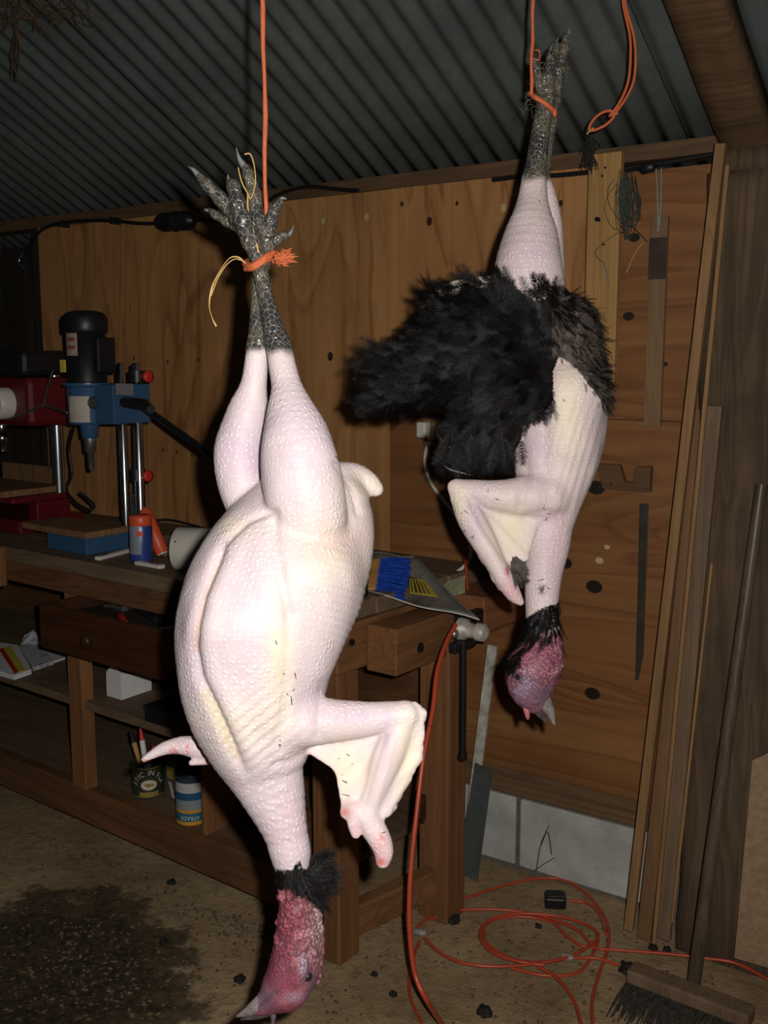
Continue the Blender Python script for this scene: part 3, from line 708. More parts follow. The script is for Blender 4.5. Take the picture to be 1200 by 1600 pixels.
for i, chh in enumerate(txt):
    if chh == ' ': continue
    v, f = letters(chh, .0245); a = math.pi * .5 + (5 - i) * .222
    m_ = BB(); pts = []
    for (x, y, z) in v:
        x *= .85
        ca, sa = math.cos(a - math.pi/2), math.sin(a - math.pi/2)
        uu = .048 * math.cos(a) + x * ca - y * sa * .8; ww = .020 + .066 * math.sin(a) + x * sa * .9 + y * ca
        pts.append(wrap(uu, ww, .0013))
    m_.add(pts, f); m_.build('letter', MAT['tin_cream'], body)
for k_, (rx, rz, mt_, d) in enumerate(((.026, .024, 'tin_gold', .0008), (.024, .022, 'tin_cream', .0012))):
    m_ = BB(); ang_ = np.linspace(0, 2*math.pi, 25)[:-1]
    pts = [wrap(0, .046, d)] + [wrap(rx * math.cos(a), .046 + rz * .72 * math.sin(a), d) for a in ang_]
    m_.add(pts, [(0, 1 + i, 1 + (i + 1) % 24) for i in range(24)]); m_.build('medallion', MAT[mt_], body)
m_ = BB(); pts = [wrap(.014 * math.cos(a) + .003 * math.cos(3*a), .045 + .006 * math.sin(a) + .002 * math.sin(4*a), .0016) for a in np.linspace(0, 2*math.pi, 21)[:-1]]
m_.add([wrap(0, .045, .0016)] + pts, [(0, 1+i, 1+(i+1) % 20) for i in range(20)]); m_.build('lion_emblem', MAT['tin_gold'], body)
m_ = BB(); m_.add([wrap(-.030 + .006 * i, z, .001) for i in range(11) for z in (.010, .023)], [(2*i, 2*i+2, 2*i+3, 2*i+1) for i in range(10)], True); m_.build('name_band', MAT['tin_gold'], body)
for z0 in (.006, .098):
    m_ = BB(); m_.add([wrap(-.07 + .007 * i, z, .0009) for i in range(21) for z in (z0, z0 + .003)], [(2*i, 2*i+2, 2*i+3, 2*i+1) for i in range(20)], True); m_.build('gold_ring', MAT['tin_gold'], body)
# brushes and markers standing in the tin
def brushy(name, x0, y0, x1, y1, parts, label, cat):
    a = lY(x0, y0, tc.y - .01); b2 = lY(x1, y1, tc.y + .0); t_ = thing(name, W(*a), label, cat)
    for (u0, u1, r0, r1, mm, nm) in parts:
        p0 = a.lerp(b2, u0); p1 = a.lerp(b2, u1); BB().tube([p0, p0.lerp(p1, .5), p1], [r0, (r0+r1)/2, r1], 10).build(nm, mm, t_)
brushy('paint_brush', 222, 1205, 204, 1142, [(0, .70, .006, .0095, plain('honey handle', (.42, .22, .07), .5), 'handle'), (.70, 1, .010, .006, MAT['black'], 'bristle_end')], 'small wooden brush with black end standing in the round tin', 'brush')
brushy('marker_pen', 229, 1205, 219, 1136, [(0, .70, .009, .009, MAT['white'], 'barrel'), (.70, 1, .0095, .003, MAT['red'], 'cap')], 'white marker pen with pointed red cap standing in the round tin', 'pen')
brushy('marker_pen', 232, 1200, 240, 1165, [(0, .5, .007, .007, MAT['white'], 'barrel'), (.5, 1, .0075, .004, MAT['red'], 'cap')], 'short pen with red end behind the pointed marker in the tin', 'pen')
# narrow dark box and the paint can beyond it
dq = lY(268, 1262, tc.y + .02)
db = thing('tall_box', W(dq.x, dq.y, .187), 'tall narrow dark cardboard box between the round tin and paint can', 'box')
BB().box(dq.x - .026, dq.x + .028, dq.y + .0, dq.y + .10, .187, .345).build('box_shell', plain('dark brown card', (.085, .072, .055), .6, var=.3), db, .002)
BB().box(dq.x - .015, dq.x + .020, dq.y - .001, dq.y - .0002, .25, .29).build('box_print', MAT['tin_gold'], db)
wl_ = BB(); q = lY(268, 1270, dq.y - .0015)
wl_.bar(Vector((dq.x + .010, dq.y - .002, .19)), Vector((dq.x - .006, dq.y - .002, .24)), .004, .001, (0, 1, 0)); wl_.bar(Vector((dq.x + .018, dq.y - .002, .19)), Vector((dq.x + .002, dq.y - .002, .24)), .002, .001, (0, 1, 0)); wl_.build('pale_stripe', MAT['tin_cream'], db)
pq = lZ(300, 1291, .187); r4 = .046
pcn = thing('paint_can', W(pq.x, pq.y + r4, .187), 'upside down paint can with white and blue label and orange bands', 'can')
pcx = behind(pq, r4)
t = NT('printed paint can'); s_ = t.n('ShaderNodeSeparateXYZ'); t.set(s_.inputs[0], t.co); zz = t.math('SUBTRACT', s_.outputs[2], .187)
c = t.ramp(t.math('MULTIPLY', zz, 6.0), [(0, (.60, .30, .03)), (.072, (.60, .30, .03)), (.075, (.02, .13, .21)), (.225, (.02, .13, .21)), (.228, (.60, .30, .03)), (.285, (.60, .30, .03)), (.288, (.25, .27, .29)), (.46, (.25, .27, .29)), (.465, (.02, .09, .20)), (.60, (.02, .09, .20)), (.605, (.48, .48, .46)), (.78, (.48, .48, .46)), (.785, (.03, .05, .07))], 'CONSTANT')
MAT['paintcan'] = t.out(c, .4, .1, .5)
pbody = BB().lathe(pcx, (0, 0, 1), [(0, r4*.96), (.002, r4*1.01), (.005, r4), (.150, r4), (.153, r4*1.02), (.156, r4*.97), (.156, 0)], 36).build('can_wall', MAT['paintcan'], pcn)
vb = math.atan2((CL - pcx).y, (CL - pcx).x)
v, f = letters('4TRADE', .0175); m_ = BB(); pts = []
for (x, y, z) in v:
    u = -x * .9 - .006; w_ = -y; a = vb + u / r4; pts.append(pcx + Vector(((r4 + .001) * math.cos(a), (r4 + .001) * math.sin(a), .025 + w_)))
m_.add(pts, f); m_.build('lettering', MAT['tin_cream'], pbody)
# tools lying in the open drawer
q = lZ(147, 951, .80)
pl2 = thing('pliers', W(-.72, -.03, .73), 'pliers with a red grip lying in the open drawer', 'pliers')
BB().tube([(-.86, .02, .795), (-.80, -.02, .806), (-.73, -.06, .806)], [.010, .011, .007], 10).build('red_grip', MAT['red'], pl2)
BB().tube([(-.88, .08, .800), (-.80, .05, .812), (-.70, .02, .806)], [.009, .011, .008], 10).build('black_grip', MAT['black'], pl2)
BB().tube([(-.90, .07, .797), (-.96, .08, .795), (-1.0, .07, .792)], [.012, .013, .005], 10).build('jaws', MAT['dullsteel'], pl2)
sc_ = thing('steel_spanner', W(-.56, -.03, .73), 'small shiny spanner at the right end of the open drawer', 'spanner')
BB().tube([(-.66, -.06, .800), (-.60, -.04, .806), (-.545, .0, .812)], [.006, .005, .008], 10).build('shank', MAT['steel'], sc_)
BB().lathe((-.545, .0, .806), (0, 0, 1), [(0, .011), (.010, .011)], 6).build('ring', MAT['steel'], sc_)
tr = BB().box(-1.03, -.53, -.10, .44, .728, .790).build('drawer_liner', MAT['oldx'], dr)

# ------------------------------------------------------------------ things on the plywood wall
def wpts(px, Y, n=6): return spline([onY(x, y, Y) for x, y in px], n)
bd = thing('pine_board', onY(945, 420, -.02), 'upright knotty pine board nailed to the wall above the brown feathers', 'board')
p0 = onY(930, 246, -.006); p1 = onY(966, 598, -.006)
MB().box(p0[0] + .001, p1[0] + .006, -.050, -.028, p1[2], p0[2]).build('board_body', MAT['pine_board'], bd, .002)
for (x, y) in ((946, 262), (941, 275), (936, 345), (943, 382)):
    q = onY(x, y, -.051); MB().lathe(q, (0, -1, 0), [(-.001, .003), (.003, .003)], 8).build('nail', MAT['black_iron'], bd)
st = thing('wall_strip', onY(1022, 500, -.01), 'narrow greyed wood strip hung on the wall by pale blue twine', 'wood strip')
q0 = onY(1018, 338, -.006); q1 = onY(1030, 666, -.006)
MB().box(q0[0], q1[0] + .004, -.012, .002, q1[2], q0[2]).build('strip_body', MAT['strip'], st, .001)
q2 = onY(1018, 372, -.013); q3 = onY(1033, 436, -.013)
MB().box(q0[0] - .0005, q1[0] + .0035, -.0135, -.0122, q3[2], q2[2]).build('dark_stain_patch', plain('dark stain', (.035, .020, .012), .6, var=.4), st)
m = MB(); m.tube(wpts([(1025, 262), (1027, 300), (1028, 352)], -.016), .0014, 6); m.tube(wpts([(1033, 262), (1033, 305), (1030, 350), (1027, 358), (1030, 362)], -.016), .0014, 6)
m.build('twine_loop', plain('pale blue twine', (.22, .33, .33), .7), st)
# tangle of thin green twine hung on a nail
random.seed(5)
tg = thing('twine_tangle', onY(975, 300, -.03), 'tangled hank of thin dark green twine hanging beside the pine board', 'twine')
m = MB()
for k in range(26):
    cx = 982 + random.uniform(-10, 10); w = random.uniform(4, 16); top = 262 + random.uniform(0, 30); bot = 345 + random.uniform(-15, 30)
    ring = [(cx - w * .3, top), (cx - w, (top*.6 + bot*.4)), (cx - w * .7, bot - 8), (cx, bot), (cx + w * .8, bot - 12), (cx + w * .7, top*.5 + bot*.5), (cx + w * .2, top)]
    m.tube(spline([onY(x + random.uniform(-3, 3), y + random.uniform(-3, 3), -.058 - random.uniform(0, .012)) for x, y in ring], 5), .0009, 5)
for ring in ([(965, 285), (948, 310), (946, 335), (960, 358), (975, 352)], [(978, 360), (955, 370), (931, 392), (936, 405), (945, 410)], [(985, 350), (1000, 365), (1012, 378)], [(960, 280), (950, 296), (952, 320), (968, 345)]):
    m.tube(wpts(ring, -.060), .0009, 5)
m.build('twine_strands', plain('dark green twine', (.045, .055, .040), .7), tg)['kind'] = 'stuff'
MB().tube(wpts([(942, 408), (947, 425), (952, 447)], -.060), .0016, 6).build('hanging_end', plain('pale twine end', (.16, .18, .16), .7), tg)
MB().tube(wpts([(1003, 380), (990, 400), (982, 418), (979, 426)], -.050), [.0012]*16 + [.0025]*3, 6).build('frayed_end', MAT['straw'], tg)
MB().lathe(onY(935, 343, -.050), (0, -1, 0), [(0, .006), (.012, .006), (.014, .003)], 8).build('nail_head', MAT['black_iron'], tg)
# U shaped wooden rest and a dark steel blade
us = thing('tool_rest', onY(990, 750, -.02), 'dark U shaped wooden tool rest screwed to the wall', 'tool rest')
P = [onY(x, y, -.001) for x, y in ((938, 724), (972, 725), (980, 752), (994, 753), (996, 729), (1021, 728), (1019, 768), (945, 762))]
MB().prism(P, (0, -.022, 0)).build('rest_body', wood('dark rest wood', (.085, .040, .018), (.17, .085, .04), 'X', 9), us, .002)
for (x, y) in ((955, 756), (1012, 763)):
    MB().lathe(onY(x, y, -.023), (0, -1, 0), [(0, .003), (.002, .003)], 8).build('screw', MAT['steel'], us)
bl = thing('steel_rule', onY(1000, 900, -.01), 'long narrow dark steel blade hanging below the wooden tool rest', 'blade')
P = [onY(x, y, -.002) for x, y in ((1000, 787), (1014, 787), (1010, 900), (1006, 1020), (998, 1062), (993, 1063), (997, 920))]
MB().prism(P, (0, -.004, 0)).build('blade_body', plain('dark rusty steel', (.055, .045, .036), .45, .4, var=.3), bl, .0008)
# white plug and cable
sk = thing('wall_plug', onY(664, 672, -.02), 'off white plug with a white cable on a wooden block below the black tail', 'plug')
q = onY(676, 668, -.0)
MB().box(q[0] - .020, q[0] + .055, -.030, .0, q[2] - .038, q[2] + .030).build('backing_block', MAT['stick2'], sk, .003)
q = onY(663, 672, -.035)
MB().box(q[0] - .014, q[0] + .020, -.062, -.030, q[2] - .022, q[2] + .026).build('plug_body', MAT['offwhite'], sk, .006)
MB().tube([onY(668, 690, -.045), onY(668, 700, -.045)], [.010, .005], 10).build('cable_grip', MAT['offwhite'], sk)
cb_ = spline([onY(667, 696, -.045), onY(664, 725, -.045), onY(675, 757, -.045), onY(700, 790, -.05), onY(725, 825, -.07), onY(736, 860, -.09), onY(725, 885, -.12), onY(690, 908, -.18)], 6)
MB().tube(cb_, .0055, 8).build('white_cable', MAT['offwhite'], sk)

# ------------------------------------------------------------------ black cable under the roof
ck = thing('roof_cable', onY(275, 345, -.03), 'black cable with an inline connector strung along the top of the wall', 'cable')
MB().tube(wpts([(40, 395), (62, 362), (90, 350), (130, 345), (178, 345), (215, 349), (250, 349)], -.03), .0065, 8).build('cable_run', MAT['black'], ck)
MB().tube(wpts([(300, 343), (330, 345), (362, 350), (392, 345), (415, 318), (440, 302), (480, 292), (530, 296), (560, 298)], -.035), .0065, 8).build('cable_run', MAT['black'], ck)
MB().tube(wpts([(770, 281), (820, 275), (870, 274), (930, 268), (990, 261), (1050, 252), (1095, 244), (1125, 240)], -.018), .0065, 8).build('cable_run', MAT['black'], ck)
a = Vector(onY(246, 348, -.04)); b = Vector(onY(304, 344, -.04)); d = b - a; L = d.length
cn = MB().lathe(a, d, [(0, .012), (L*.06, .026), (L*.12, .030), (L*.45, .032), (L*.48, .036), (L*.52, .036), (L*.55, .032), (L*.88, .030), (L*.94, .024), (L, .012)], 16).build('connector', MAT['black'], ck)
for u in (.2, .3, .7, .8):
    MB().lathe(a + d * u, d, [(-.003, .0335), (.003, .0335)], 16).build('grip_ring', MAT['black'], cn)
for (x, y) in ((178, 344), (98, 349)):
    q = onY(x, y, -.03); MB().box(q[0] - .008, q[0] + .008, -.045, -.0, q[2] - .014, q[2] + .010).build('clip', MAT['black'], ck, .002)
MB().lathe(onY(1012, 262, -.04), (1, 0, .1), [(-.02, .008), (-.015, .014), (.015, .014), (.02, .008)], 12).build('small_joint', MAT['black'], ck)

# crescent of bright metal on the dark boards
cr = MB(); arc = [onY(45 + 15 * math.cos(a), 407 + 15 * math.sin(a) * 1.0, .14) for a in np.linspace(math.radians(75), math.radians(285), 14)]
cr.tube(arc, [.002 + .006 * math.sin(math.pi * i / 13) for i in range(14)], 8)
tag(cr.build('metal_hook', MAT['steel'], None), 'small bright metal hook on the dark boards at the far left', 'hook')

# ------------------------------------------------------------------ sticks leaning in the corner
def lean(name, top, topY, bot, botY, w, th, mat, label, cat, round_=False, r=.01):
    a = Vector(onY(*bot, botY)); b = Vector(onY(*top, topY)); a.z = max(a.z, .002)
    m = MB()
    if round_: m.tube([a, a.lerp(b, .5), b], r, 14)
    else: m.bar(a, b, w, th, (0, 1, 0))
    o = m.build(name, mat, None, 0 if round_ else .0015); tag(o, label, cat); return a, b
G = 'wood lengths leaning in the corner'
lean('wooden_pole', (1127, 225), -.165, (983, 1452), -.19, .024, .020, MAT['stick'], 'long pale square stick, leftmost of those leaning in the corner', 'stick')
lean('wood_moulding', (1099, 640), -.10, (1006, 1468), -.16, .038, .012, MAT['stick2'], 'flat brown moulding leaning just right of the longest pale stick', 'moulding')
lean('thin_lath', (1137, 258), -.175, (1022, 1474), -.215, .010, .010, MAT['stick'], 'very thin long lath leaning between the flat mouldings', 'lath')
lean('wood_moulding', (1116, 634), -.165, (1036, 1466), -.18, .040, .014, MAT['greystick'], 'wide grey brown moulding leaning against the old post', 'moulding')
lean('bamboo_cane', (1112, 880), -.18, (1050, 1440), -.20, .01, .01, MAT['stick'], 'short thin cane at the right of the leaning mouldings', 'cane', True, .004)
# broom
ha = Vector(onZ(1083, 1545, .035)); hb2 = Vector(onY(1190, 757, -.165))
bm_ = thing('broom', ha, 'old broom with dark handle leaning on the post and worn black bristles', 'broom')
MB().tube([ha, ha.lerp(hb2, .5), hb2], [.0165, .0155, .0145], 16).build('handle', MAT['darkrod'], bm_)
k0 = Vector(onZ(985, 1518, .055)); k1 = Vector(onZ(1175, 1590, .055)); kd = (k1 - k0).normalized(); ks = Vector((-kd.y, kd.x, 0))
if (Vector(CAM) - k0).dot(ks) < 0: ks = -ks                         # towards the camera
MB().bar(k0, k1, .055, .036).build('head_block', MAT['greystick'], bm_, .006)
m = MB(); random.seed(3)
for i in range(46):
    for j in range(5):
        s0 = k0.lerp(k1, (i + .5) / 46) + ks * (.012 * (j - 2)) + Vector((0, 0, -.014))
        e0 = s0 + ks * (.055 + .012 * j + random.uniform(-.012, .012)) + kd * random.uniform(-.012, .012); e0.z = random.uniform(.004, .012)
        m.tube([s0, s0.lerp(e0, .5) + Vector((0, 0, .006)), e0], [.0028, .0026, .0018], 4, False)
m.build('bristles', plain('dirty black bristles', (.045, .040, .030), .6, var=.6, vscale=90), bm_)['kind'] = 'stuff'
# chipboard offcut by the post
P = [onY(1147, 1497, -.185), onY(1240, 1525, -.185), onY(1260, 1150, -.165), onY(1175, 1188, -.165)]
o = MB().prism(P, (0, .016, 0)).build('chipboard_offcut', MAT['chipboard'], None, .001)
tag(o, 'plain light brown chipboard offcut standing against the old post', 'board')
# pane of grey glass and pale batten behind the bench end
P = [onY(742, 1192, -.10), onY(768, 1208, -.10), onY(737, 1436, -.12), onY(705, 1425, -.12)]
o = MB().prism(P, (0, .006, 0)).build('glass_pane', plain('dark grey glass', (.075, .085, .080), .12, 0, .6), None)
tag(o, 'dark grey pane of glass leaning behind the bench leg', 'pane')
lean('painted_batten', (770, 1008), -.05, (738, 1260), -.08, .030, .012, plain('flaking pale paint', (.45, .42, .35), .7, var=.35, vscale=40), 'pale batten with flaking paint leaning behind the vice', 'batten')

# ------------------------------------------------------------------ orange cable and its coil on the floor
def cordz(px, z=.006, n=8):
    return spline([onZ(x, y, z + (px[i][2] if len(px[i]) > 2 else 0)) for i, (x, y, *_) in enumerate(px)], n)
ex = thing('extension_cord', onZ(680, 1560), 'orange cable falling from the bench end to the floor', 'cable')
tp = [onY(722, 800, -.10), onY(727, 870, -.12), onY(731, 925, -.20), onY(731, 952, -.26)]
MB().tube(spline(tp, 6), .0050, 8).build('cable_run', MAT['cord'], ex)
dn = [atD(712, 976, 2.52), atD(697, 1005, 2.47), atD(683, 1050, 2.40), atD(676, 1110, 2.35), atD(662, 1180, 2.30), atD(651, 1270, 2.27), atD(641, 1370, 2.25), atD(640, 1450, 2.24), atD(648, 1520, 2.24), atD(668, 1565, 2.235)] + [onZ(698, 1612, .006), onZ(735, 1670, .006)]
MB().tube(spline(dn, 6), .0056, 10).build('cable_run', MAT['cord'], ex)
co = thing('cable_coil', onZ(830, 1460), 'orange cable lying in loose loops on the dirt floor', 'cable')
loops = [
 [(650,1450),(690,1420),(760,1392),(830,1374),(880,1375),(920,1400),(948,1440),(950,1480),(935,1525),(925,1570),(930,1640)],
 [(672,1436),(720,1422),(790,1422),(850,1432),(900,1452),(930,1480),(960,1484),(1040,1490),(1100,1497),(1150,1505),(1200,1530),(1260,1565)],
 [(663,1466),(690,1490),(730,1506),(790,1510),(860,1502),(900,1490),(930,1470),(932,1455),(905,1440),(860,1430),(800,1428),(762,1440),(750,1462),(765,1485),(800,1500),(850,1508)],
 [(882,1499),(840,1504),(800,1498),(765,1478),(755,1455),(770,1438),(810,1432),(860,1440),(885,1462),(910,1478),(935,1475)],
 [(893,1497),(930,1497),(968,1508)],
 [(840,1510),(870,1528),(895,1560),(908,1600),(912,1640)],
 [(800,1513),(850,1524),(895,1522),(918,1505),(935,1470)],
 [(890,1408),(915,1410),(935,1425),(948,1460)]]
for i, l in enumerate(loops): MB().tube(cordz(l, .008 + .006 * (i % 3)), .0042, 8).build('loop', MAT['cord'], co)
for (x, y, ang) in ((656, 1458, .6), (886, 1497, .2)):
    q = Vector(onZ(x, y, .016)); MB().lathe(q + Vector((-.016, 0, 0)), (1, .3, 0), [(0, .006), (.004, .009), (.028, .009), (.032, .006)], 10).build('tape_joint', plain('grey tape', (.25, .24, .22), .5, var=.5, vscale=150), co)
MB().tube(cordz([(656, 1470), (648, 1490), (640, 1520), (642, 1560), (660, 1600)], .006), .0042, 8).build('loop', MAT['cord'], co)
# black junction box and mud lumps
jb = thing('junction_box', onZ(868, 1415), 'small black plastic junction box on the floor behind the coil', 'box')
q = Vector(onZ(868, 1424, 0))
m = MB(Matrix.Translation(q) @ Matrix.Rotation(.5, 4, 'Z')); m.box(-.030, .030, 0, .05, .004, .038); m.build('box_shell', MAT['black'], jb, .006)
m = MB(Matrix.Translation(q) @ Matrix.Rotation(.5, 4, 'Z')); m.box(-.024, .024, .006, .044, .038, .042); m.build('lid', MAT['black_iron'], jb, .002)
MAT['mud'] = plain('black droppings', (.014, .011, .009), .75, var=.5, vscale=90, bump=.6)
lumps = [(707, 1436, .020, 'black lump between the bench leg and the cable loops'), (980, 1513, .021, 'black spiky lump beside the broom head'),
         (756, 1580, .018, 'black lump at the bottom of the picture below the coil'), (841, 1447, .009, 'small black lump inside the cable coil'),
         (256, 1472, .010, 'small dark lump on open floor left of the pink head'), (375, 1530, .014, 'dark lump of dirt left of the beak'),
         (614, 1553, .010, 'dark lump on floor left of the falling orange cable'), (585, 1522, .009, 'dark lump near the foot of the near bench leg'),
         (1020, 1480, .012, 'dark lump at the foot of the leaning sticks'), (1042, 1483, .010, 'dark lump right of the leaning sticks'),
         (505, 1492, .010, 'dark clod against the near bench leg'), (268, 1378, .012, 'brown clod under the front rail of the bench')]
random.seed(21)
for (x, y, r, lab) in lumps:
    q = Vector(onZ(x, y, r * .45)); bm = bmesh.new(); bmesh.ops.create_icosphere(bm, subdivisions=3, radius=r)
    for v in bm.verts:
        v.co *= 1 + .55 * mnoise.noise(v.co * (1.6 / r) + q) + .3 * mnoise.noise(v.co * (4 / r) + q); v.co.z *= .62; v.co += q
    me = bpy.data.meshes.new('dirt_lump'); bm.to_mesh(me); bm.free(); me.polygons.foreach_set('use_smooth', [True]*len(me.polygons))
    tag(link('dirt_lump', me, MAT['mud'], None), lab, 'lump', 'dark lumps on the floor')
# fine litter of chips and crumbs on the floor
m = MB(); random.seed(8)
for i in range(1500):
    u = random.random()
    if u < .45: x, y = random.gauss(110, 130), random.gauss(1510, 60)
    elif u < .75:
        k = random.random(); x, y = 60 + 380 * k + random.gauss(0, 15), 1290 + 175 * k + abs(random.gauss(0, 25))
    else: x, y = random.uniform(500, 1150), random.uniform(1400, 1600)
    if y < 1230 or y > 1640: continue
    q = Vector(onZ(x, y, .001)); s = random.uniform(.0015, .0055)
    if q.y > -.05: continue
    a = random.uniform(0, 6.28)
    m.add([q + Vector((s*1.8*math.cos(a), s*1.8*math.sin(a), 0)), q + Vector((-s*math.sin(a), s*math.cos(a), 0)), q + Vector((-s*1.6*math.cos(a), -s*1.6*math.sin(a), 0)), q + Vector((s*math.sin(a), -s*math.cos(a), 0)), q + Vector((0, 0, s))], [(0,1,4),(1,2,4),(2,3,4),(3,0,4)])
o = m.build('floor_litter', plain('dark wood chips', (.11, .076, .042), .9, var=.8, vscale=45), None); tag(o, 'scattered crumbs and wood chips on the dirt floor', 'litter', kind='stuff')
# thin green stalk growing by the blocks
sg = MB(); sg.tube(wpts([(838, 1362), (845, 1320), (858, 1290)], -.05), .0012, 5); sg.tube(wpts([(846, 1320), (856, 1300), (862, 1335)], -.05), .0012, 5)
sg.tube(wpts([(835, 1360), (850, 1350), (866, 1340)], -.06), .0012, 5)
tag(sg.build('weed_stalk', plain('dull green stalk', (.06, .08, .03), .7), None), 'thin green weed stalks against the pale block', 'weed')

# ------------------------------------------------------------------ orange strings and the straw under the roof
MAT['twine'] = None
t = NT('orange baler twine'); nz = t.noise(1.0, 4, .6, t.mapping((900, 900, 60)))
c = t.ramp(nz, [(.3, (.40, .075, .024)), (.7, (.64, .165, .065))]); MAT['twine'] = t.out(c, .55, 0, .35, t.bump(nz, .6, .002))
D1, D2 = 1.50, 1.90
def drop(x0, y0, x1, y1, d):
    """vertical string from a point up to the roof"""
    a = Vector(atD(x1, y1, d)); 
    return a, Vector((a.x, a.y, roof_z(a.y) - .012))
s1 = thing('hanging_string', atD(418, 330, D1 + .01), 'orange twine from the roof to the feet of the pale plucked bird', 'string')
a, b = drop(0, 0, 417, 395, D1 + .035)
MB().tube([a.lerp(b, i/24) + Vector((.0012*math.sin(i*1.9), .0012*math.cos(i*1.3), 0)) for i in range(25)], [.0034 + .0006*math.sin(i*2.1) for i in range(25)], 8).build('twine_line', MAT['twine'], s1)
s2 = thing('hanging_string', atD(831, 150, D2), 'orange twine from the roof to the dark feet of the feathered bird', 'string')
a2, b2_ = drop(0, 0, 830, 148, D2 - .03)
MB().tube([a2.lerp(b2_, i/24) + Vector((.001*math.sin(i*1.9), .001*math.cos(i*1.3), 0)) for i in range(25)], [.0032 + .0005*math.sin(i*2.1) for i in range(25)], 8).build('twine_line', MAT['twine'], s2)
MB().tube(spline([atD(836, 78, D2-.03), atD(843, 80, D2-.03), atD(842, 93, D2-.03), atD(835, 92, D2-.03)], 6), .0014, 6).build('curl', MAT['twine'], s2)
s3 = thing('twine_noose', atD(980, 100, 2.2), 'double orange twine loop hanging free at the right of the birds', 'string')
D3 = 2.15
q = Vector(atD(972, 0, D3)); qt = Vector((q.x, q.y, roof_z(q.y) - .01))
for off in (0, 1):
    pts = [qt, atD(973 + off*3, 0, D3), atD(984 + off*6, 55, D3), atD(985 + off*8, 95, D3), atD(981 + off*8, 130, D3), atD(968 + off*6, 160, D3), atD(952 + off*4, 182, D3)]
    MB().tube(spline(pts, 6), .0030, 8).build('twine_line', MAT['twine'], s3)
MB().tube(spline([atD(965, 178, D3), atD(950, 173, D3), atD(932, 182, D3), atD(921, 198, D3), atD(926, 204, D3), atD(945, 196, D3), atD(958, 184, D3), atD(962, 174, D3)], 6), .0030, 8).build('loop_end', MAT['twine'], s3)
MB().tube(spline([atD(927, 200, D3), atD(920, 206, D3), atD(917, 210, D3)], 4), .0018, 6).build('frayed_tip', MAT['straw'], s3)
# dark strands standing in for the twine loop's knot and its shadow
random.seed(4); m = MB()
for i in range(110):
    x = 921 + random.gauss(0, 4); y = 212 + random.random() * 40; q = Vector(onY(x, y, -.09)); d = Vector((random.gauss(0, .3), random.gauss(0, .3), -1)).normalized() * random.uniform(.015, .040)
    m.tube([q, q + d * .5 + Vector((random.gauss(0, .004), random.gauss(0, .004), 0)), q + d], [.0022, .0016, .0006], 4, False)
o = m.build('knot_shadow_clump', plain('dark brown strands', (.020, .016, .012), .7, var=.5), None); tag(o, 'dark strands for the knot and shadow of the twine loop above the pine board', 'clump', kind='stuff')
random.seed(14); m = MB()
def under_roof(x, y, off):
    r = ray(x, y); t_ = (WT + .034 - CAM[1] * PITCH - CAM[2]) / (r[2] + r[1] * PITCH); return Vector(CAM + r * t_) - Vector((0, 0, off))
q0 = under_roof(20, -5, .03)
for i in range(220):
    q = under_roof(random.uniform(-60, 135), random.uniform(-60, 14), .012 + .035 * random.random())
    L = random.uniform(.03, .10); d = Vector((random.gauss(0, 1), random.gauss(0, 1), random.gauss(-.35, .5))).normalized() * L
    m.tube([q, q + d * .5 + Vector((0, 0, random.gauss(0, .006))), q + d], [.0014, .0012, .0006], 4, False)
for k in range(5):
    pts = [q0 + Vector((random.gauss(0, .008), random.gauss(0, .008), -.062 * i_)) for i_ in range(4)]
    m.tube(spline(pts, 4), .0013, 4)
o = m.build('straw_clump', plain('dull brown straw', (.09, .05, .022), .8, var=.4), None); tag(o, 'clump of brown straw stuck under the roof at the upper left', 'straw', kind='stuff')

# ------------------------------------------------------------------ the two hanging turkeys
# bodies are grown as one smooth skin round a skeleton of rounded cones (an implicit surface turned into a mesh)
BASIS = np.stack([RGT, UPV, FWD])                              # local axes: right, up, away
def loc_pt(x, y, c): return np.array([(x - 600) / F_PX * c, (800 - y) / F_PX * c, c])
def to_world(P): return CAM + P @ BASIS
def to_px(P): return 600 + F_PX * P[:, 0] / P[:, 2], 800 - F_PX * P[:, 1] / P[:, 2]

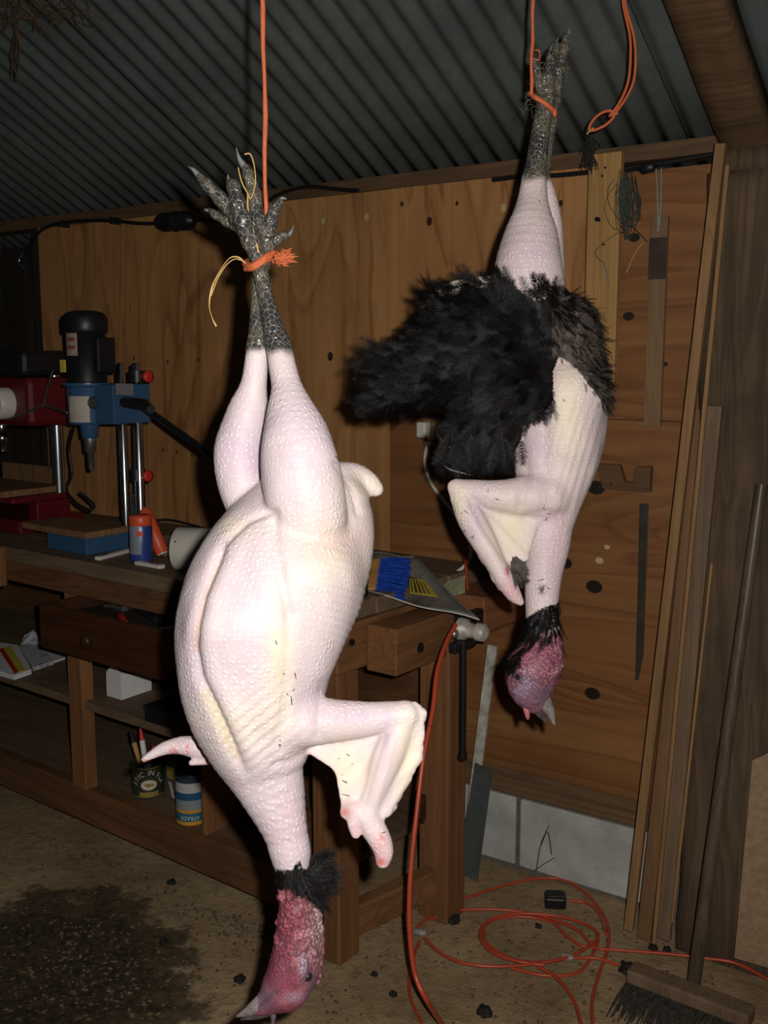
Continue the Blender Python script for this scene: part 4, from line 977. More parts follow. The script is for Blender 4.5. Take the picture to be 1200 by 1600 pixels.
class Implicit:
    def __init__(s, lo, hi, h):
        s.lo = np.array(lo); s.h = h; s.n = np.ceil((np.array(hi) - s.lo) / h).astype(int) + 1
        s.f = np.full(s.n, .08, np.float32)
    def sub(s, lo, hi):
        i0 = np.clip(((np.array(lo) - s.lo) / s.h).astype(int), 0, s.n - 2); i1 = np.clip(np.ceil((np.array(hi) - s.lo) / s.h).astype(int) + 1, 2, s.n)
        ax = [(s.lo[k] + s.h * np.arange(i0[k], i1[k])).astype(np.float32) for k in range(3)]
        return (slice(i0[0], i1[0]), slice(i0[1], i1[1]), slice(i0[2], i1[2])), np.meshgrid(*ax, indexing='ij', sparse=True)
    def put(s, sl, d, k):
        a = s.f[sl]
        if k > 0:
            h = np.maximum(k - np.abs(a - d), 0) / k; s.f[sl] = np.minimum(a, d) - h * h * k * .25
        else: s.f[sl] = np.minimum(a, d)
    def cone(s, a, b, ra, rb, k=.01):
        pad = max(ra, rb) + k + .02
        sl, (X, Y, Z) = s.sub(np.minimum(a, b) - pad, np.maximum(a, b) + pad)
        ab = b - a; L = float(ab @ ab) + 1e-12
        t = np.clip(((X - a[0]) * ab[0] + (Y - a[1]) * ab[1] + (Z - a[2]) * ab[2]) / L, 0, 1)
        d = np.sqrt((X - a[0] - t * ab[0])**2 + (Y - a[1] - t * ab[1])**2 + (Z - a[2] - t * ab[2])**2) - (ra + t * (rb - ra))
        s.put(sl, d.astype(np.float32), k)
    def tri(s, a, b, c, r, k=.008):
        pad = r + k + .015; A = np.stack([a, b, c])
        sl, (X, Y, Z) = s.sub(A.min(0) - pad, A.max(0) + pad)
        P = np.stack(np.broadcast_arrays(X, Y, Z), -1)
        ba, cb, ac = b - a, c - b, a - c; pa, pb, pc = P - a, P - b, P - c; nor = np.cross(ba, ac)
        sg = np.sign(pa @ np.cross(ba, nor)) + np.sign(pb @ np.cross(cb, nor)) + np.sign(pc @ np.cross(ac, nor))
        def seg(e, p): t = np.clip((p @ e) / (e @ e), 0, 1)[..., None]; q = e * t - p; return (q * q).sum(-1)
        de = np.minimum(np.minimum(seg(ba, pa), seg(cb, pb)), seg(ac, pc)); dp = (pa @ nor)**2 / (nor @ nor)
        s.put(sl, (np.sqrt(np.where(sg < 2, de, dp)) - r).astype(np.float32), k)
    def mesh(s):
        f = s.f; ins = f < 0
        c = [ins[:-1,:-1,:-1], ins[1:,:-1,:-1], ins[:-1,1:,:-1], ins[1:,1:,:-1], ins[:-1,:-1,1:], ins[1:,:-1,1:], ins[:-1,1:,1:], ins[1:,1:,1:]]
        cnt = sum(x.astype(np.int8) for x in c); act = (cnt > 0) & (cnt < 8)
        idx = -np.ones(act.shape, np.int64); I, J, Kk = np.nonzero(act); idx[I, J, Kk] = np.arange(len(I))
        corner = np.array([(i & 1, (i >> 1) & 1, (i >> 2) & 1) for i in range(8)])
        V = np.stack([f[I + o[0], J + o[1], Kk + o[2]] for o in corner], 1)
        acc = np.zeros((len(I), 3)); n = np.zeros(len(I))
        for a in range(8):
            for b in range(a + 1, 8):
                if np.abs(corner[a] - corner[b]).sum() != 1: continue
                va, vb = V[:, a], V[:, b]; m = (va < 0) != (vb < 0); t = np.where(m, va / np.where(m, va - vb, 1), 0)
                acc += np.where(m[:, None], corner[a] + t[:, None] * (corner[b] - corner[a]), 0); n += m
        P = s.lo + s.h * (np.stack([I, J, Kk], 1) + acc / n[:, None])
        quads = []
        for ax in range(3):
            o = [0, 0, 0]; o[ax] = 1; u, w = [(1, 2), (2, 0), (0, 1)][ax]
            sl0 = tuple(slice(0, -1) if k == ax else slice(1, -1) for k in range(3)); sl1 = tuple(slice(1, None) if k == ax else slice(1, -1) for k in range(3))
            A, B = ins[sl0], ins[sl1]
            for flip, mk in ((False, A & ~B), (True, ~A & B)):
                q = np.stack(np.nonzero(mk), 1); q = q + np.array([0 if k == ax else 1 for k in range(3)])
                eu = np.zeros(3, int); eu[u] = 1; ew = np.zeros(3, int); ew[w] = 1
                g = [idx[tuple((q - eu - ew).T)], idx[tuple((q - ew).T)], idx[tuple(q.T)], idx[tuple((q - eu).T)]]
                Q = np.stack(g, 1); quads.append(Q[:, ::-1] if flip else Q)
        Q = np.concatenate(quads); Q = Q[(Q >= 0).all(1)]
        return P, Q
def vnormals(P, Q):
    n = np.cross(P[Q[:, 2]] - P[Q[:, 0]], P[Q[:, 3]] - P[Q[:, 1]]); N = np.zeros_like(P)
    for k in range(4): np.add.at(N, Q[:, k], n)
    return N / (np.linalg.norm(N, axis=1)[:, None] + 1e-12)
def relax(P, Q, it=1, w=.5):
    for _ in range(it):
        S = np.zeros_like(P); c = np.zeros(len(P))
        for k in range(4):
            np.add.at(S, Q[:, k], P[Q[:, (k + 1) % 4]]); np.add.at(S, Q[:, k], P[Q[:, (k + 3) % 4]]); np.add.at(c, Q[:, k], 2)
        P = P + w * (S / c[:, None] - P)
    return P
def raw_mesh(name, P, faces, mat, parent, smooth=True, cols=None, masks=None):
    """faces: int array (n, 3 or 4)"""
    me = bpy.data.meshes.new(name); k = faces.shape[1]; nf = len(faces)
    me.vertices.add(len(P)); me.vertices.foreach_set('co', P.astype(np.float32).ravel())
    me.loops.add(nf * k); me.loops.foreach_set('vertex_index', faces.astype(np.int32).ravel())
    me.polygons.add(nf); me.polygons.foreach_set('loop_start', np.arange(0, nf * k, k, dtype=np.int32)); me.polygons.foreach_set('loop_total', np.full(nf, k, np.int32))
    me.update(calc_edges=True); me.polygons.foreach_set('use_smooth', np.full(nf, smooth))
    if cols is not None:
        at = me.attributes.new('skin_colour', 'FLOAT_COLOR', 'POINT'); at.data.foreach_set('color', np.concatenate([cols, np.ones((len(P), 1))], 1).astype(np.float32).ravel())
    for nm, v in (masks or {}).items():
        at = me.attributes.new(nm, 'FLOAT', 'POINT'); at.data.foreach_set('value', v.astype(np.float32))
    me.validate()
    return link(name, me, mat, parent)
def sstep(a, b, x): t = np.clip((x - a) / (b - a), 0, 1); return t * t * (3 - 2 * t)
def polydist(px, py, L):
    d = np.full(len(px), 1e9); side = np.zeros(len(px))
    for (x0, y0), (x1, y1) in zip(L[:-1], L[1:]):
        ex, ey = x1 - x0, y1 - y0; t = np.clip(((px - x0) * ex + (py - y0) * ey) / (ex*ex + ey*ey), 0, 1)
        dd = np.hypot(px - x0 - t * ex, py - y0 - t * ey); m = dd < d; d = np.where(m, dd, d)
        side = np.where(m, np.sign(ex * (py - y0) - ey * (px - x0)), side)
    return d, side
def blend(c, col, m): m = np.clip(m, 0, 1)[:, None]; return c * (1 - m) + np.array(col) * m
def gau(px, py, x, y, sx, sy): return np.exp(-((px - x) / sx)**2 - ((py - y) / sy)**2)
def vnoise(P, f, seed=0):
    """cheap smooth value noise"""
    rng = np.random.RandomState(seed); out = np.zeros(len(P))
    for i in range(7):
        d = rng.normal(size=3); d /= np.linalg.norm(d); out += np.sin(P @ d * f * rng.uniform(.6, 1.6) + rng.uniform(0, 6.28))
    return out / 3.7

# skin: colour from the body's markings with some shade painted in, goose bumps, leg scales
t = NT('turkey skin'); col = t.attr('skin_colour').outputs['Color']; gm = t.attr('goose').outputs['Fac']; sm = t.attr('scaly').outputs['Fac']; cm = t.attr('warty').outputs['Fac']
vd = t.voro(135, None, 'F1', 'Distance', .6)
dot = t.ramp(vd, [(.04, 1.0), (.22, .5), (.46, 0.0)])
mott = t.noise(38, 5, .6)
c = t.mix(t.ramp(mott, [(.35, .0), (.75, .55)]), col, t.mix(1.0, col, (.93, .80, .85), 'MULTIPLY'))
c = t.mix(t.math('MULTIPLY', t.math('MULTIPLY', dot, gm), .55), c, (.88, .82, .79))
sv = t.voro(150, t.mapping((1, 1, .8)), 'DISTANCE_TO_EDGE', 'Distance'); scell = t.voro(150, t.mapping((1, 1, .8)), 'F1', 'Color')
sc_ = t.mix(t.ramp(sv, [(.02, .55), (.07, 0.0)]), t.mix(.6, t.mix(t.math('MULTIPLY', t.ramp(t.noise(22, 3), [(.42, 0.0), (.62, 1.0)]), .8), (.030, .031, .036), (.20, .165, .10)), t.ramp(t.voro(150, t.mapping((1, 1, .8)), 'F1', 'Distance'), [(0, (.055, .055, .052)), (.5, (.022, .022, .026)), (.8, (.07, .065, .055))])), (.30, .27, .21))
c = t.mix(sm, c, sc_)
wv = t.voro(210, None, 'F1', 'Distance'); c = t.mix(t.math('MULTIPLY', cm, t.ramp(wv, [(.35, 0.0), (.62, .75)])), c, (.10, .035, .05))  # shade in the recesses between warts painted dark
hgt = t.math('ADD', t.math('MULTIPLY', t.math('MULTIPLY', dot, gm), .9), t.math('ADD', t.math('MULTIPLY', t.math('MULTIPLY', t.ramp(sv, [(0, 0.0), (.2, 1.0)]), sm), .8), t.math('MULTIPLY', t.math('MULTIPLY', t.ramp(wv, [(.1, 1.0), (.6, 0.0)]), cm), 1.0)))
hgt = t.math('ADD', hgt, t.math('MULTIPLY', t.noise(260, 3), .12))
nb = t.bump(hgt, .6, .0020)
rg = t.mix(sm, (.50, .50, .50), (.26, .26, .26))
MAT['skin'] = t.out(c, rg, 0, .30, nb)
t.b.inputs['Subsurface Weight'].default_value = .12; t.b.inputs['Subsurface Radius'].default_value = (.008, .003, .002); t.b.inputs['Subsurface Scale'].default_value = 1.0
MAT['claw'] = plain('grey horn claw', (.16, .17, .18), .3, 0, .5, var=.4, vscale=60)
MAT['beak'] = plain('horn coloured beak', (.21, .175, .165), .35, 0, .5, var=.45, vscale=70)
MAT['beak_dark'] = plain('dark horn beak', (.07, .058, .058), .35, 0, .5, var=.5, vscale=70)
MAT['eye'] = plain('dull eye', (.02, .018, .02), .12, 0, .6)
t = NT('black feathers'); c = t.ramp(t.noise(45, 4, .6), [(.35, (.0022, .0019, .0017)), (.7, (.0068, .0055, .0048))]); MAT['feather'] = t.out(c, .55, 0, .16)
t = NT('brown grey down'); c = t.ramp(t.noise(60, 4, .6), [(.35, (.022, .018, .015)), (.65, (.105, .085, .070))]); MAT['down'] = t.out(c, .7, 0, .2)
MAT['quill'] = plain('glossy black quill', (.008, .008, .009), .34, 0, .5)

def chain(im, D, pts, k):
    """limb through (px, py, depth offset, radius in px) knots, smoothed into a curve and blended into the body"""
    if len(pts) > 2: pts = spline(pts, 4)
    C = np.array([loc_pt(p[0], p[1], D + p[2]) for p in pts]); R = np.array([p[3] for p in pts]) * D / F_PX
    pad = R.max() + k + .02
    sl, _ = im.sub(C.min(0) - pad, C.max(0) + pad)
    keep = im.f; im.f = np.full_like(keep, .08)
    for i in range(len(pts) - 1): im.cone(C[i], C[i + 1], R[i], R[i + 1], 0)
    d = im.f[sl].copy(); im.f = keep; im.put(sl, d, k)
def warts(im, D, pts, n, seed, r0, r1, k=.002, ymin=0, ymax=9e9):
    rng = np.random.RandomState(seed)
    for _ in range(n):
        i = rng.randint(len(pts) - 1); u = rng.rand(); p, q = np.array(pts[i]), np.array(pts[i + 1]); m = p + u * (q - p)
        if not (ymin < m[1] < ymax): continue
        th = rng.uniform(-math.pi, math.pi); ph = math.acos(rng.uniform(-1, 1)); d = np.array([math.sin(ph)*math.cos(th), math.sin(ph)*math.sin(th), -abs(math.cos(ph))])
        d[1] *= .4; d /= np.linalg.norm(d)
        c = loc_pt(m[0], m[1], D + m[2]) + d * (m[3] * D / F_PX * .98); r = rng.uniform(r0, r1) * D / F_PX
        im.cone(c, c + np.array([0, .001, 0]), r, r, k)

FTEMPL = []
def feather_templates():
    rng = np.random.RandomState(2)
    for v in range(5):
        P = []; T = []; nb = 21
        for i in range(nb):
            s0 = .06 + .90 * i / (nb - 1); w = .24 * math.sin(math.pi * min(1, s0 * .80 + .16)) ** .7
            for sd in (-1, 1):
                j = rng.uniform(-.02, .02); ln = rng.uniform(.75, 1.2)
                b0 = (s0 - .015 + j, 0, 0); b1 = (s0 + .015 + j, 0, 0)
                tip = (s0 + .16 * ln + rng.uniform(-.03, .05), sd * w * ln, rng.uniform(-.05, .05)); md = (s0 + .075 * ln, sd * w * .55 * ln, .03)
                n = len(P); P += [b0, b1, (md[0] + .012, md[1], md[2]), (md[0] - .012, md[1], md[2]), tip]; T += [(n, n+1, n+2), (n, n+2, n+3), (n+3, n+2, n+4)]
        n = len(P); P += [(0, -.015, .01), (0, .015, .01), (1.0, .004, .01), (1.0, -.004, .01)]; T += [(n, n+1, n+2), (n, n+2, n+3)]
        FTEMPL.append((np.array(P), np.array(T)))
feather_templates()
def plumage(name, base, dirs, nrm, length, width, curl, mat, parent, seed=0):
    """many small feathers: base points, directions, surface normals (world space)"""
    rng = np.random.RandomState(seed); VP = []; VT = []; off = 0
    n = len(base); which = rng.randint(len(FTEMPL), size=n)
    for k, (P, T) in enumerate(FTEMPL):
        m = np.nonzero(which == k)[0]
        if len(m) == 0: continue
        d = dirs[m] / np.linalg.norm(dirs[m], axis=1)[:, None]; u = nrm[m] - d * (nrm[m] * d).sum(1)[:, None]; u /= np.linalg.norm(u, axis=1)[:, None] + 1e-9
        r = np.cross(d, u); L = length[m][:, None, None]; Wd = (length[m] * width)[:, None, None]
        X = P[None, :, 0, None]; Y = P[None, :, 1, None]; Z = P[None, :, 2, None]; cu = curl[m][:, None, None]
        V = base[m][:, None] + d[:, None] * (L * X) + r[:, None] * (Wd * Y) + u[:, None] * (L * (Z * .6 - cu * X * X))
        VP.append(V.reshape(-1, 3)); VT.append((T[None] + (np.arange(len(m)) * len(P))[:, None, None]).reshape(-1, 3) + off); off += len(m) * len(P)
    o = raw_mesh(name, np.concatenate(VP), np.concatenate(VT), mat, parent, True); o['kind'] = 'stuff'; return o
def scatter(Pw, N, mask, n, seed):
    rng = np.random.RandomState(seed); i = np.nonzero(mask)[0]; j = rng.choice(i, n); return Pw[j], N[j], j
def claw(D, pts, r, parent):
    w = [Vector(to_world(loc_pt(x, y, D + dd)[None])[0]) for x, y, dd in pts]
    MB().tube(spline(w, 5), [r * (1 - .93 * i / (5*(len(w)-1))) for i in range(5*(len(w)-1) + 1)], 10).build('claw', MAT['claw'], parent)
def wp(D, x, y, dd=0): return Vector(to_world(loc_pt(x, y, D + dd)[None])[0])

# ---- bird one: fully plucked, nearest
H1 = .0026
lo = np.array([loc_pt(212, 1600, 1.72)[0] - .0, loc_pt(0, 1605, 1.5)[1] - .02, 1.30]); hi = np.array([loc_pt(680, 0, 1.45)[0] + .02, loc_pt(0, 225, 1.5)[1] + .02, 1.70])
lo[0] -= .02
im = Implicit(lo, hi, H1)
trunk = [(470,840,.03,110),(440,900,.01,132),(413,960,0,134),(399,1020,0,123),(396,1080,0,110),(403,1140,0,88),(410,1190,0,64),(434,1260,-.01,43),(454,1330,-.015,28)]
chain(im, D1, trunk, .02)
im.cone(loc_pt(378, 975, D1-.050), loc_pt(395, 1080, D1-.035), 84*D1/F_PX, 72*D1/F_PX, .012)      # breast lobe nearest the camera
im.cone(loc_pt(470, 900, D1-.035), loc_pt(455, 1020, D1-.03), 85*D1/F_PX, 62*D1/F_PX, .015)       # flank
chain(im, D1, [(510,800,.03,72),(525,850,.03,56),(520,930,.03,40)], .02)                           # back
chain(im, D1, [(515,765,.04,46),(550,752,.05,30),(574,756,.05,20),(587,764,.05,13)], .010)         # tail stump
rleg = [(435,540,-.015,20),(447,600,-.035,23),(456,650,-.050,38),(465,700,-.058,54),(473,755,-.058,61),(482,805,-.048,58),(480,855,-.03,50)]
lleg = [(404,540,.015,18),(397,600,.03,21),(386,650,.04,34),(374,705,.045,41),(378,755,.045,39),(395,800,.04,38),(420,840,.03,40)]
chain(im, D1, lleg, .008); chain(im, D1, rleg, .008)
# shanks and toes
chain(im, D1, [(435,540,-.015,20),(424,500,-.013,15),(412,450,-.014,12),(404,408,-.014,13),(392,375,-.012,15)], .006)
chain(im, D1, [(404,540,.015,18),(403,490,.010,13),(405,440,.008,12),(412,402,.008,13),(413,372,.006,16)], .005)
toes1 = [[(392,375,-.012,14),(370,342,-.012,11),(344,310,-.012,10),(322,288,-.012,8.5),(310,274,-.012,6)], [(394,378,-.014,14),(380,345,-.024,13),(372,318,-.026,12),(365,292,-.024,10),(360,285,-.022,7)],
         [(383,362,-.005,8),(352,345,.004,7),(335,334,.006,6),(327,328,.006,4)], [(412,375,.006,14),(402,342,.004,12),(397,305,.002,11),(388,272,.002,9),(381,258,.002,6)],
         [(414,378,.004,13),(424,345,-.004,10),(430,325,-.006,8),(437,317,-.006,7)], [(414,388,.0,10),(434,374,-.008,7.5),(447,367,-.010,6.5)]]
for tt in toes1:
    chain(im, D1, tt, .004)
    for p, q in zip(tt[:-1], tt[1:]): im.cone(loc_pt(p[0], p[1], D1+p[2]-.002), loc_pt(p[0], p[1]+1, D1+p[2]-.002), p[3]*1.12*D1/F_PX, p[3]*1.12*D1/F_PX, .003)
# right wing
chain(im, D1, [(455,1125,-.04,44),(515,1126,-.035,34),(575,1123,-.03,26),(634,1116,-.03,21)], .010)
chain(im, D1, [(634,1118,-.03,18),(608,1178,-.036,24),(586,1236,-.038,18),(570,1276,-.038,17)], .005)
chain(im, D1, [(572,1276,-.04,20),(590,1306,-.042,18.5),(599,1330,-.042,15),(598,1346,-.042,11)], .004)
chain(im, D1, [(557,1266,-.042,14),(553,1285,-.045,10.5),(556,1303,-.047,7.5)], .003); chain(im, D1, [(548,1262,-.04,10),(541,1272,-.04,8)], .005)
def T(x, y, dd): return loc_pt(x, y, D1 + dd)
for tr in (((476,1168,-.02),(527,1203,-.03),(610,1150,-.03)), ((527,1203,-.03),(538,1268,-.036),(610,1150,-.03)), ((538,1268,-.036),(572,1270,-.036),(610,1150,-.03))):
    im.tri(*[T(*v) for v in tr], .0035, .008)
for tr in (((630,1104,-.028),(658,1114,-.028),(594,1244,-.036)), ((658,1114,-.028),(651,1184,-.030),(594,1244,-.036)), ((651,1184,-.030),(604,1268,-.036),(594,1244,-.036)), ((594,1244,-.036),(604,1268,-.036),(576,1284,-.038))):
    im.tri(*[T(*v) for v in tr], .0065, .006)
rng = np.random.RandomState(4)
for i in range(26):
    u = i / 25; x = float(np.interp(u, [0, .12, .48, 1], [648, 661, 654, 609])) + rng.normal(0, 1.2); y = float(np.interp(u, [0, .12, .48, 1], [1102, 1114, 1184, 1266])); im.cone(T(x, y, -.030), T(x, y + 1, -.030), .0056, .0056, .002)
# left wing tip showing behind the breast
chain(im, D1, [(372,1170,.06,26),(345,1176,.075,20),(318,1171,.08,19),(290,1165,.08,15.5),(262,1168,.08,11.5),(240,1178,.08,8.5),(225,1187,.08,5)], .006)
chain(im, D1, [(338,1182,.078,13),(318,1188,.075,9),(299,1192,.072,5)], .004)
# head
head1 = [(452,1330,-.015,29),(459,1380,-.015,25),(464,1425,-.015,29),(466,1470,-.015,36),(460,1510,-.015,40),(448,1540,-.015,35)]
chain(im, D1, head1, .012); chain(im, D1, [(448,1540,-.015,35),(424,1561,-.015,22),(400,1575,-.015,12)], .010)
warts(im, D1, head1, 150, 3, 3.0, 5.2, .0018, 1388, 1512)
for i in range(15):
    u = i / 14; x = 484 + 18 * math.sin(math.pi * (.12 + .62 * u)) + 2 * (i % 2); y = 1402 + 132 * u; r = (6.2 - 2.6 * u) * D1 / F_PX
    im.cone(T(x, y, -.018), T(x, y + 1, -.018), r, r, .0015)
im.cone(T(470, 1516, -.048), T(462, 1530, -.046), .010, .008, .008)                                 # brow
P1, Q1 = im.mesh(); P1 = relax(P1, Q1, 1, .4); N1 = vnormals(P1, Q1)
px, py = to_px(P1); front = np.clip(-N1[:, 2] * 1.6, 0, 1)
d, sd = polydist(px, py, [(356,832),(334,885),(316,930),(305,975),(302,1012),(311,1058),(336,1108),(362,1165),(384,1215)])
en = sstep(825, 870, py) * (1 - sstep(1160, 1230, py))
P1 = P1 - N1 * (front * en * (.0085 * np.exp(-(d / 7.5)**2)))[:, None] + N1 * (front * en * .004 * np.exp(-((d - 22) / 14)**2) * (sd < 0))[:, None]
for L, amp, w in (([(428,802),(430,850),(440,905),(452,960)], .0040, 8), ([(452,960),(449,1040),(446,1100),(436,1160)], .0022, 9), ([(358,842),(385,815),(420,800)], .004, 6),
                  ([(525,725),(548,760),(560,800)], .003, 6), ([(505,1070),(500,1110),(497,1150)], .0035, 8), ([(600,1150),(585,1200),(570,1255)], .0018, 5), ([(612,1150),(604,1200),(588,1250)], -.0014, 5), ([(430,1195),(445,1192),(468,1182)], .003, 6)):
    d, _ = polydist(px, py, L); P1 = P1 - N1 * (front * amp * np.exp(-(d / w)**2))[:, None]
# fine skin folds: slanting rows on the lower breast, wrinkles on neck and flank
fold = np.sin((px * .62 + py * .80) * .42 + 1.2 * vnoise(P1, 30, 1)) * gau(px, py, 380, 1140, 75, 75) * .0009
fold += np.sin((py - .25 * px) * .50 + 1.5 * vnoise(P1, 40, 2)) * (gau(px, py, 545, 950, 40, 80) * .0009 + gau(px, py, 450, 1270, 40, 70) * .0004)
P1 = P1 + N1 * (fold + .0006 * vnoise(P1, 110, 3))[:, None]
N1 = vnormals(P1, Q1)
nz = vnoise(P1, 60, 5); nz2 = vnoise(P1, 180, 6)
c = np.tile(np.array([.67, .575, .57]), (len(P1), 1))
c = blend(c, (.55, .47, .50), .75 * sstep(1170, 1250, py) * (px < 500)); c = blend(c, (.55, .48, .49), .7 * gau(px,py,290,1040,28,130))  # neck and left flank greyed: falloff and slant of the flash painted in
lil = gau(px,py,375,700,45,70) + gau(px,py,465,700,55,75) + .8*gau(px,py,385,960,55,110) + .6*gau(px,py,295,1000,25,90) + .8*gau(px,py,480,1100,25,60) + 1.4*gau(px,py,610,1178,15,55) + .9*gau(px,py,560,1122,60,14) + .6*gau(px,py,450,1260,30,60)
c = blend(c, (.58, .47, .56), lil * (.6 + .35 * nz))
crm = gau(px,py,437,1030,22,85) + .7*gau(px,py,520,860,60,60) + gau(px,py,540,1205,40,45) + gau(px,py,640,1190,22,80) + .7*gau(px,py,365,820,30,18) + .6*gau(px,py,570,755,40,35) + .6*gau(px,py,380,1130,60,40)
c = blend(c, (.76, .67, .50), crm * .85)
c = blend(c, (.70, .46, .42), (gau(px,py,500,850,30,30) + gau(px,py,555,840,25,20) + gau(px,py,450,1290,30,60)*.6) * .4)
d, _ = polydist(px, py, [(340,880),(318,930),(304,980),(302,1015)]); c = blend(c, (.74, .45, .27), .55 * np.exp(-(d / 5)**2) * front)
d, _ = polydist(px, py, [(318,1085),(332,1110),(345,1140),(368,1185)]); c = blend(c, (.50, .42, .22), .6 * np.exp(-(d / 6)**2) * (nz > -.2) * front)
wt = sstep(360, 320, px) * (py > 1150) * (py < 1205) * sstep(-1, 1, P1[:, 2] - (D1 + .05) + 0); lw = (px < 352) * (py > 1145) * (py < 1205) * (P1[:, 2] > D1 + .05)
c = blend(c, (.60, .47, .48), lw * (.6 + .5 * nz)); c = blend(c, (.60, .12, .12), lw * (nz2 > .62) * .6)
c = blend(c, (.66, .36, .38), (gau(px,py,595,1325,18,30) + .7*gau(px,py,556,1298,10,14) + .6*gau(px,py,545,1262,14,20)) * (.6 + .4 * nz)); c = blend(c, (.58, .14, .11), .8*gau(px,py,538,1270,7,7) + gau(px,py,595,1347,8,7) + .6*gau(px,py,597,1308,4,5))
shank = sstep(553, 538, py + 7 * nz + 3 * nz2)
edge = 1385 + 6 * nz2; hd = sstep(edge - 4, edge + 4, py) * (px < 530)
hc = np.tile(np.array([.28, .066, .088]), (len(P1), 1)); hc = blend(hc, (.48, .18, .19), sstep(.1, .7, nz2) * (1 - .6 * sstep(1470, 1520, py))); hc = blend(hc, (.16, .042, .070), sstep(.1, .9, -nz))
hc = blend(hc, (.52, .42, .38), gau(px,py,495,1450,14,60) * .7); hc = blend(hc, (.38, .38, .46), gau(px,py,474,1508,8,20) * .7 + gau(px,py,462,1558,16,9) * .5); hc = blend(hc, (.03, .02, .03), gau(px,py,484,1527,6,11)); hc = blend(hc, (.20, .13, .17), gau(px,py,488,1545,10,30) * .8)
hc = blend(hc, (.24, .15, .21), gau(px,py,405,1560,25,22)); d, _ = polydist(px, py, [(432,1548),(414,1565),(396,1580)]); hc = blend(hc, (.10, .07, .08), np.exp(-(d / 4)**2) * .8); hc = blend(hc, (.22, .06, .10), .7 * gau(px,py,440,1520,16,30))
c = c * (1 - hd[:, None]) + hc * hd[:, None]
col_ = (py > 1362 + 5 * nz2 - 16 * gau(px, py, 466, 1360, 7, 40)) & (py < 1388 + 4 * nz2) & (px < 520); c[col_] = (.006, .005, .005)
goose = (1 - shank) * (1 - hd) * (.55 + .45 * sstep(-.3, .5, nz)) * (1 - .8 * np.clip(gau(px,py,545,1205,45,60) + gau(px,py,600,1200,60,70), 0, 1))
b1 = thing('plucked_turkey', to_world(loc_pt(430, 1590, D1)[None])[0], 'large fully plucked pale turkey hanging head down by tied feet in front', 'turkey', 'turkeys hung by their feet')
raw_mesh('body', to_world(P1), Q1, MAT['skin'], b1, True, c, {'goose': goose, 'scaly': shank, 'warty': hd * sstep(1390, 1400, py) * (1 - .6 * sstep(1500, 1540, py))})
for pts, r in (([(311,275,-.012),(302,265,-.012),(294,260,-.010)], .0050), ([(381,259,.002),(374,248,.0),(369,230,.0)], .0055), ([(436,318,-.006),(441,310,-.006),(448,311,-.006)], .0055), ([(446,368,-.010),(454,364,-.011),(459,352,-.012)], .0050),
               ([(361,286,-.022),(357,279,-.024),(356,272,-.024)], .0045), ([(328,329,.006),(322,328,.006),(319,326,.006)], .0035)): claw(D1, pts, r, b1)
# beak
def beak(D, base, tip, mid, r, mat, name, parent, dd):
    MB().tube(spline([wp(D, *base, dd), wp(D, *mid, dd - .002), wp(D, *tip, dd)], 6), [r * (1 - .88 * (i / 12) ** 1.3) for i in range(13)], 12).build(name, mat, parent)
beak(D1, (412, 1564), (370, 1588), (390, 1579), .0125, MAT['beak'], 'lower_beak', b1, -.017)
beak(D1, (428, 1574), (376, 1593), (402, 1586), .0095, MAT['beak_dark'], 'upper_beak', b1, -.013)
MB().lathe(wp(D1, 482, 1527, -.046), Vector(-FWD) + Vector(RGT) * .5, [(-.004, .0068), (0, .0062), (.0025, .0035), (.003, 0)], 16).build('eye', MAT['eye'], b1)
MB().tube(spline([wp(D1, 424, 1576, -.02), wp(D1, 427, 1588, -.022), wp(D1, 426, 1602, -.02)], 4), [.0040]*6 + [.003]*3, 10).build('snood', plain('purple grey snood', (.12, .09, .11), .4), b1)
# orange tie round the shanks with knot, and a straw
tie = [wp(D1, 384, 412, -.012), wp(D1, 393, 416, -.030), wp(D1, 405, 410, -.036), wp(D1, 418, 400, -.030), wp(D1, 428, 396, -.010), wp(D1, 424, 398, .022), wp(D1, 404, 404, .028), wp(D1, 388, 409, .010), wp(D1, 384, 412, -.012)]
MB().tube(spline(tie, 6), .0052, 8).build('foot_tie', MAT['twine'], s1)
MB().tube(spline([wp(D1, 384, 420, -.014), wp(D1, 395, 419, -.032), wp(D1, 408, 411, -.037), wp(D1, 422, 401, -.028)], 6), .0042, 8).build('foot_tie', MAT['twine'], s1)
MB().tube(spline([wp(D1, 417, 392, .034), wp(D1, 424, 394, .006), wp(D1, 426, 394, -.018)], 5), .0036, 8).build('foot_tie', MAT['twine'], s1)
random.seed(6); m = MB()
for i in range(120):
    q = wp(D1, 438 + random.gauss(0, 5), 402 + random.gauss(0, 4), -.02 + random.gauss(0, .004)); e = q + Vector(RGT) * random.uniform(.002, .014) + Vector((random.gauss(0, .004), random.gauss(0, .004), random.gauss(0, .004)))
    m.tube([q, (q + e) / 2 + Vector((random.gauss(0, .002), 0, random.gauss(0, .002))), e], [.0016, .0014, .0007], 4, False)
m.build('knot', MAT['twine'], s1)
s1w = thing('straw_wisp', wp(D1, 350, 450, -.02), 'bent golden straw hanging from the orange tie on the pale feet', 'straw', 'straws on the birds feet')
MB().tube(spline([wp(D1, x, y, -.03) for x, y in ((384, 412), (372, 402), (358, 404), (343, 425), (331, 450), (327, 478), (332, 498), (338, 510))], 5), [.0012 + .0006 * math.sin(i * .4) for i in range(36)], 5).build('stem', MAT['straw'], s1w)
MB().tube(spline([wp(D1, x, y, -.026) for x, y in ((380, 408), (366, 405), (352, 416), (340, 436), (330, 462))], 5), .0009, 5).build('side_stem', MAT['straw'], s1w)
s1x = thing('straw_wisp', wp(D1, 395, 300, -.02), 'curled straw looped over the toes of the pale bird', 'straw', 'straws on the birds feet')
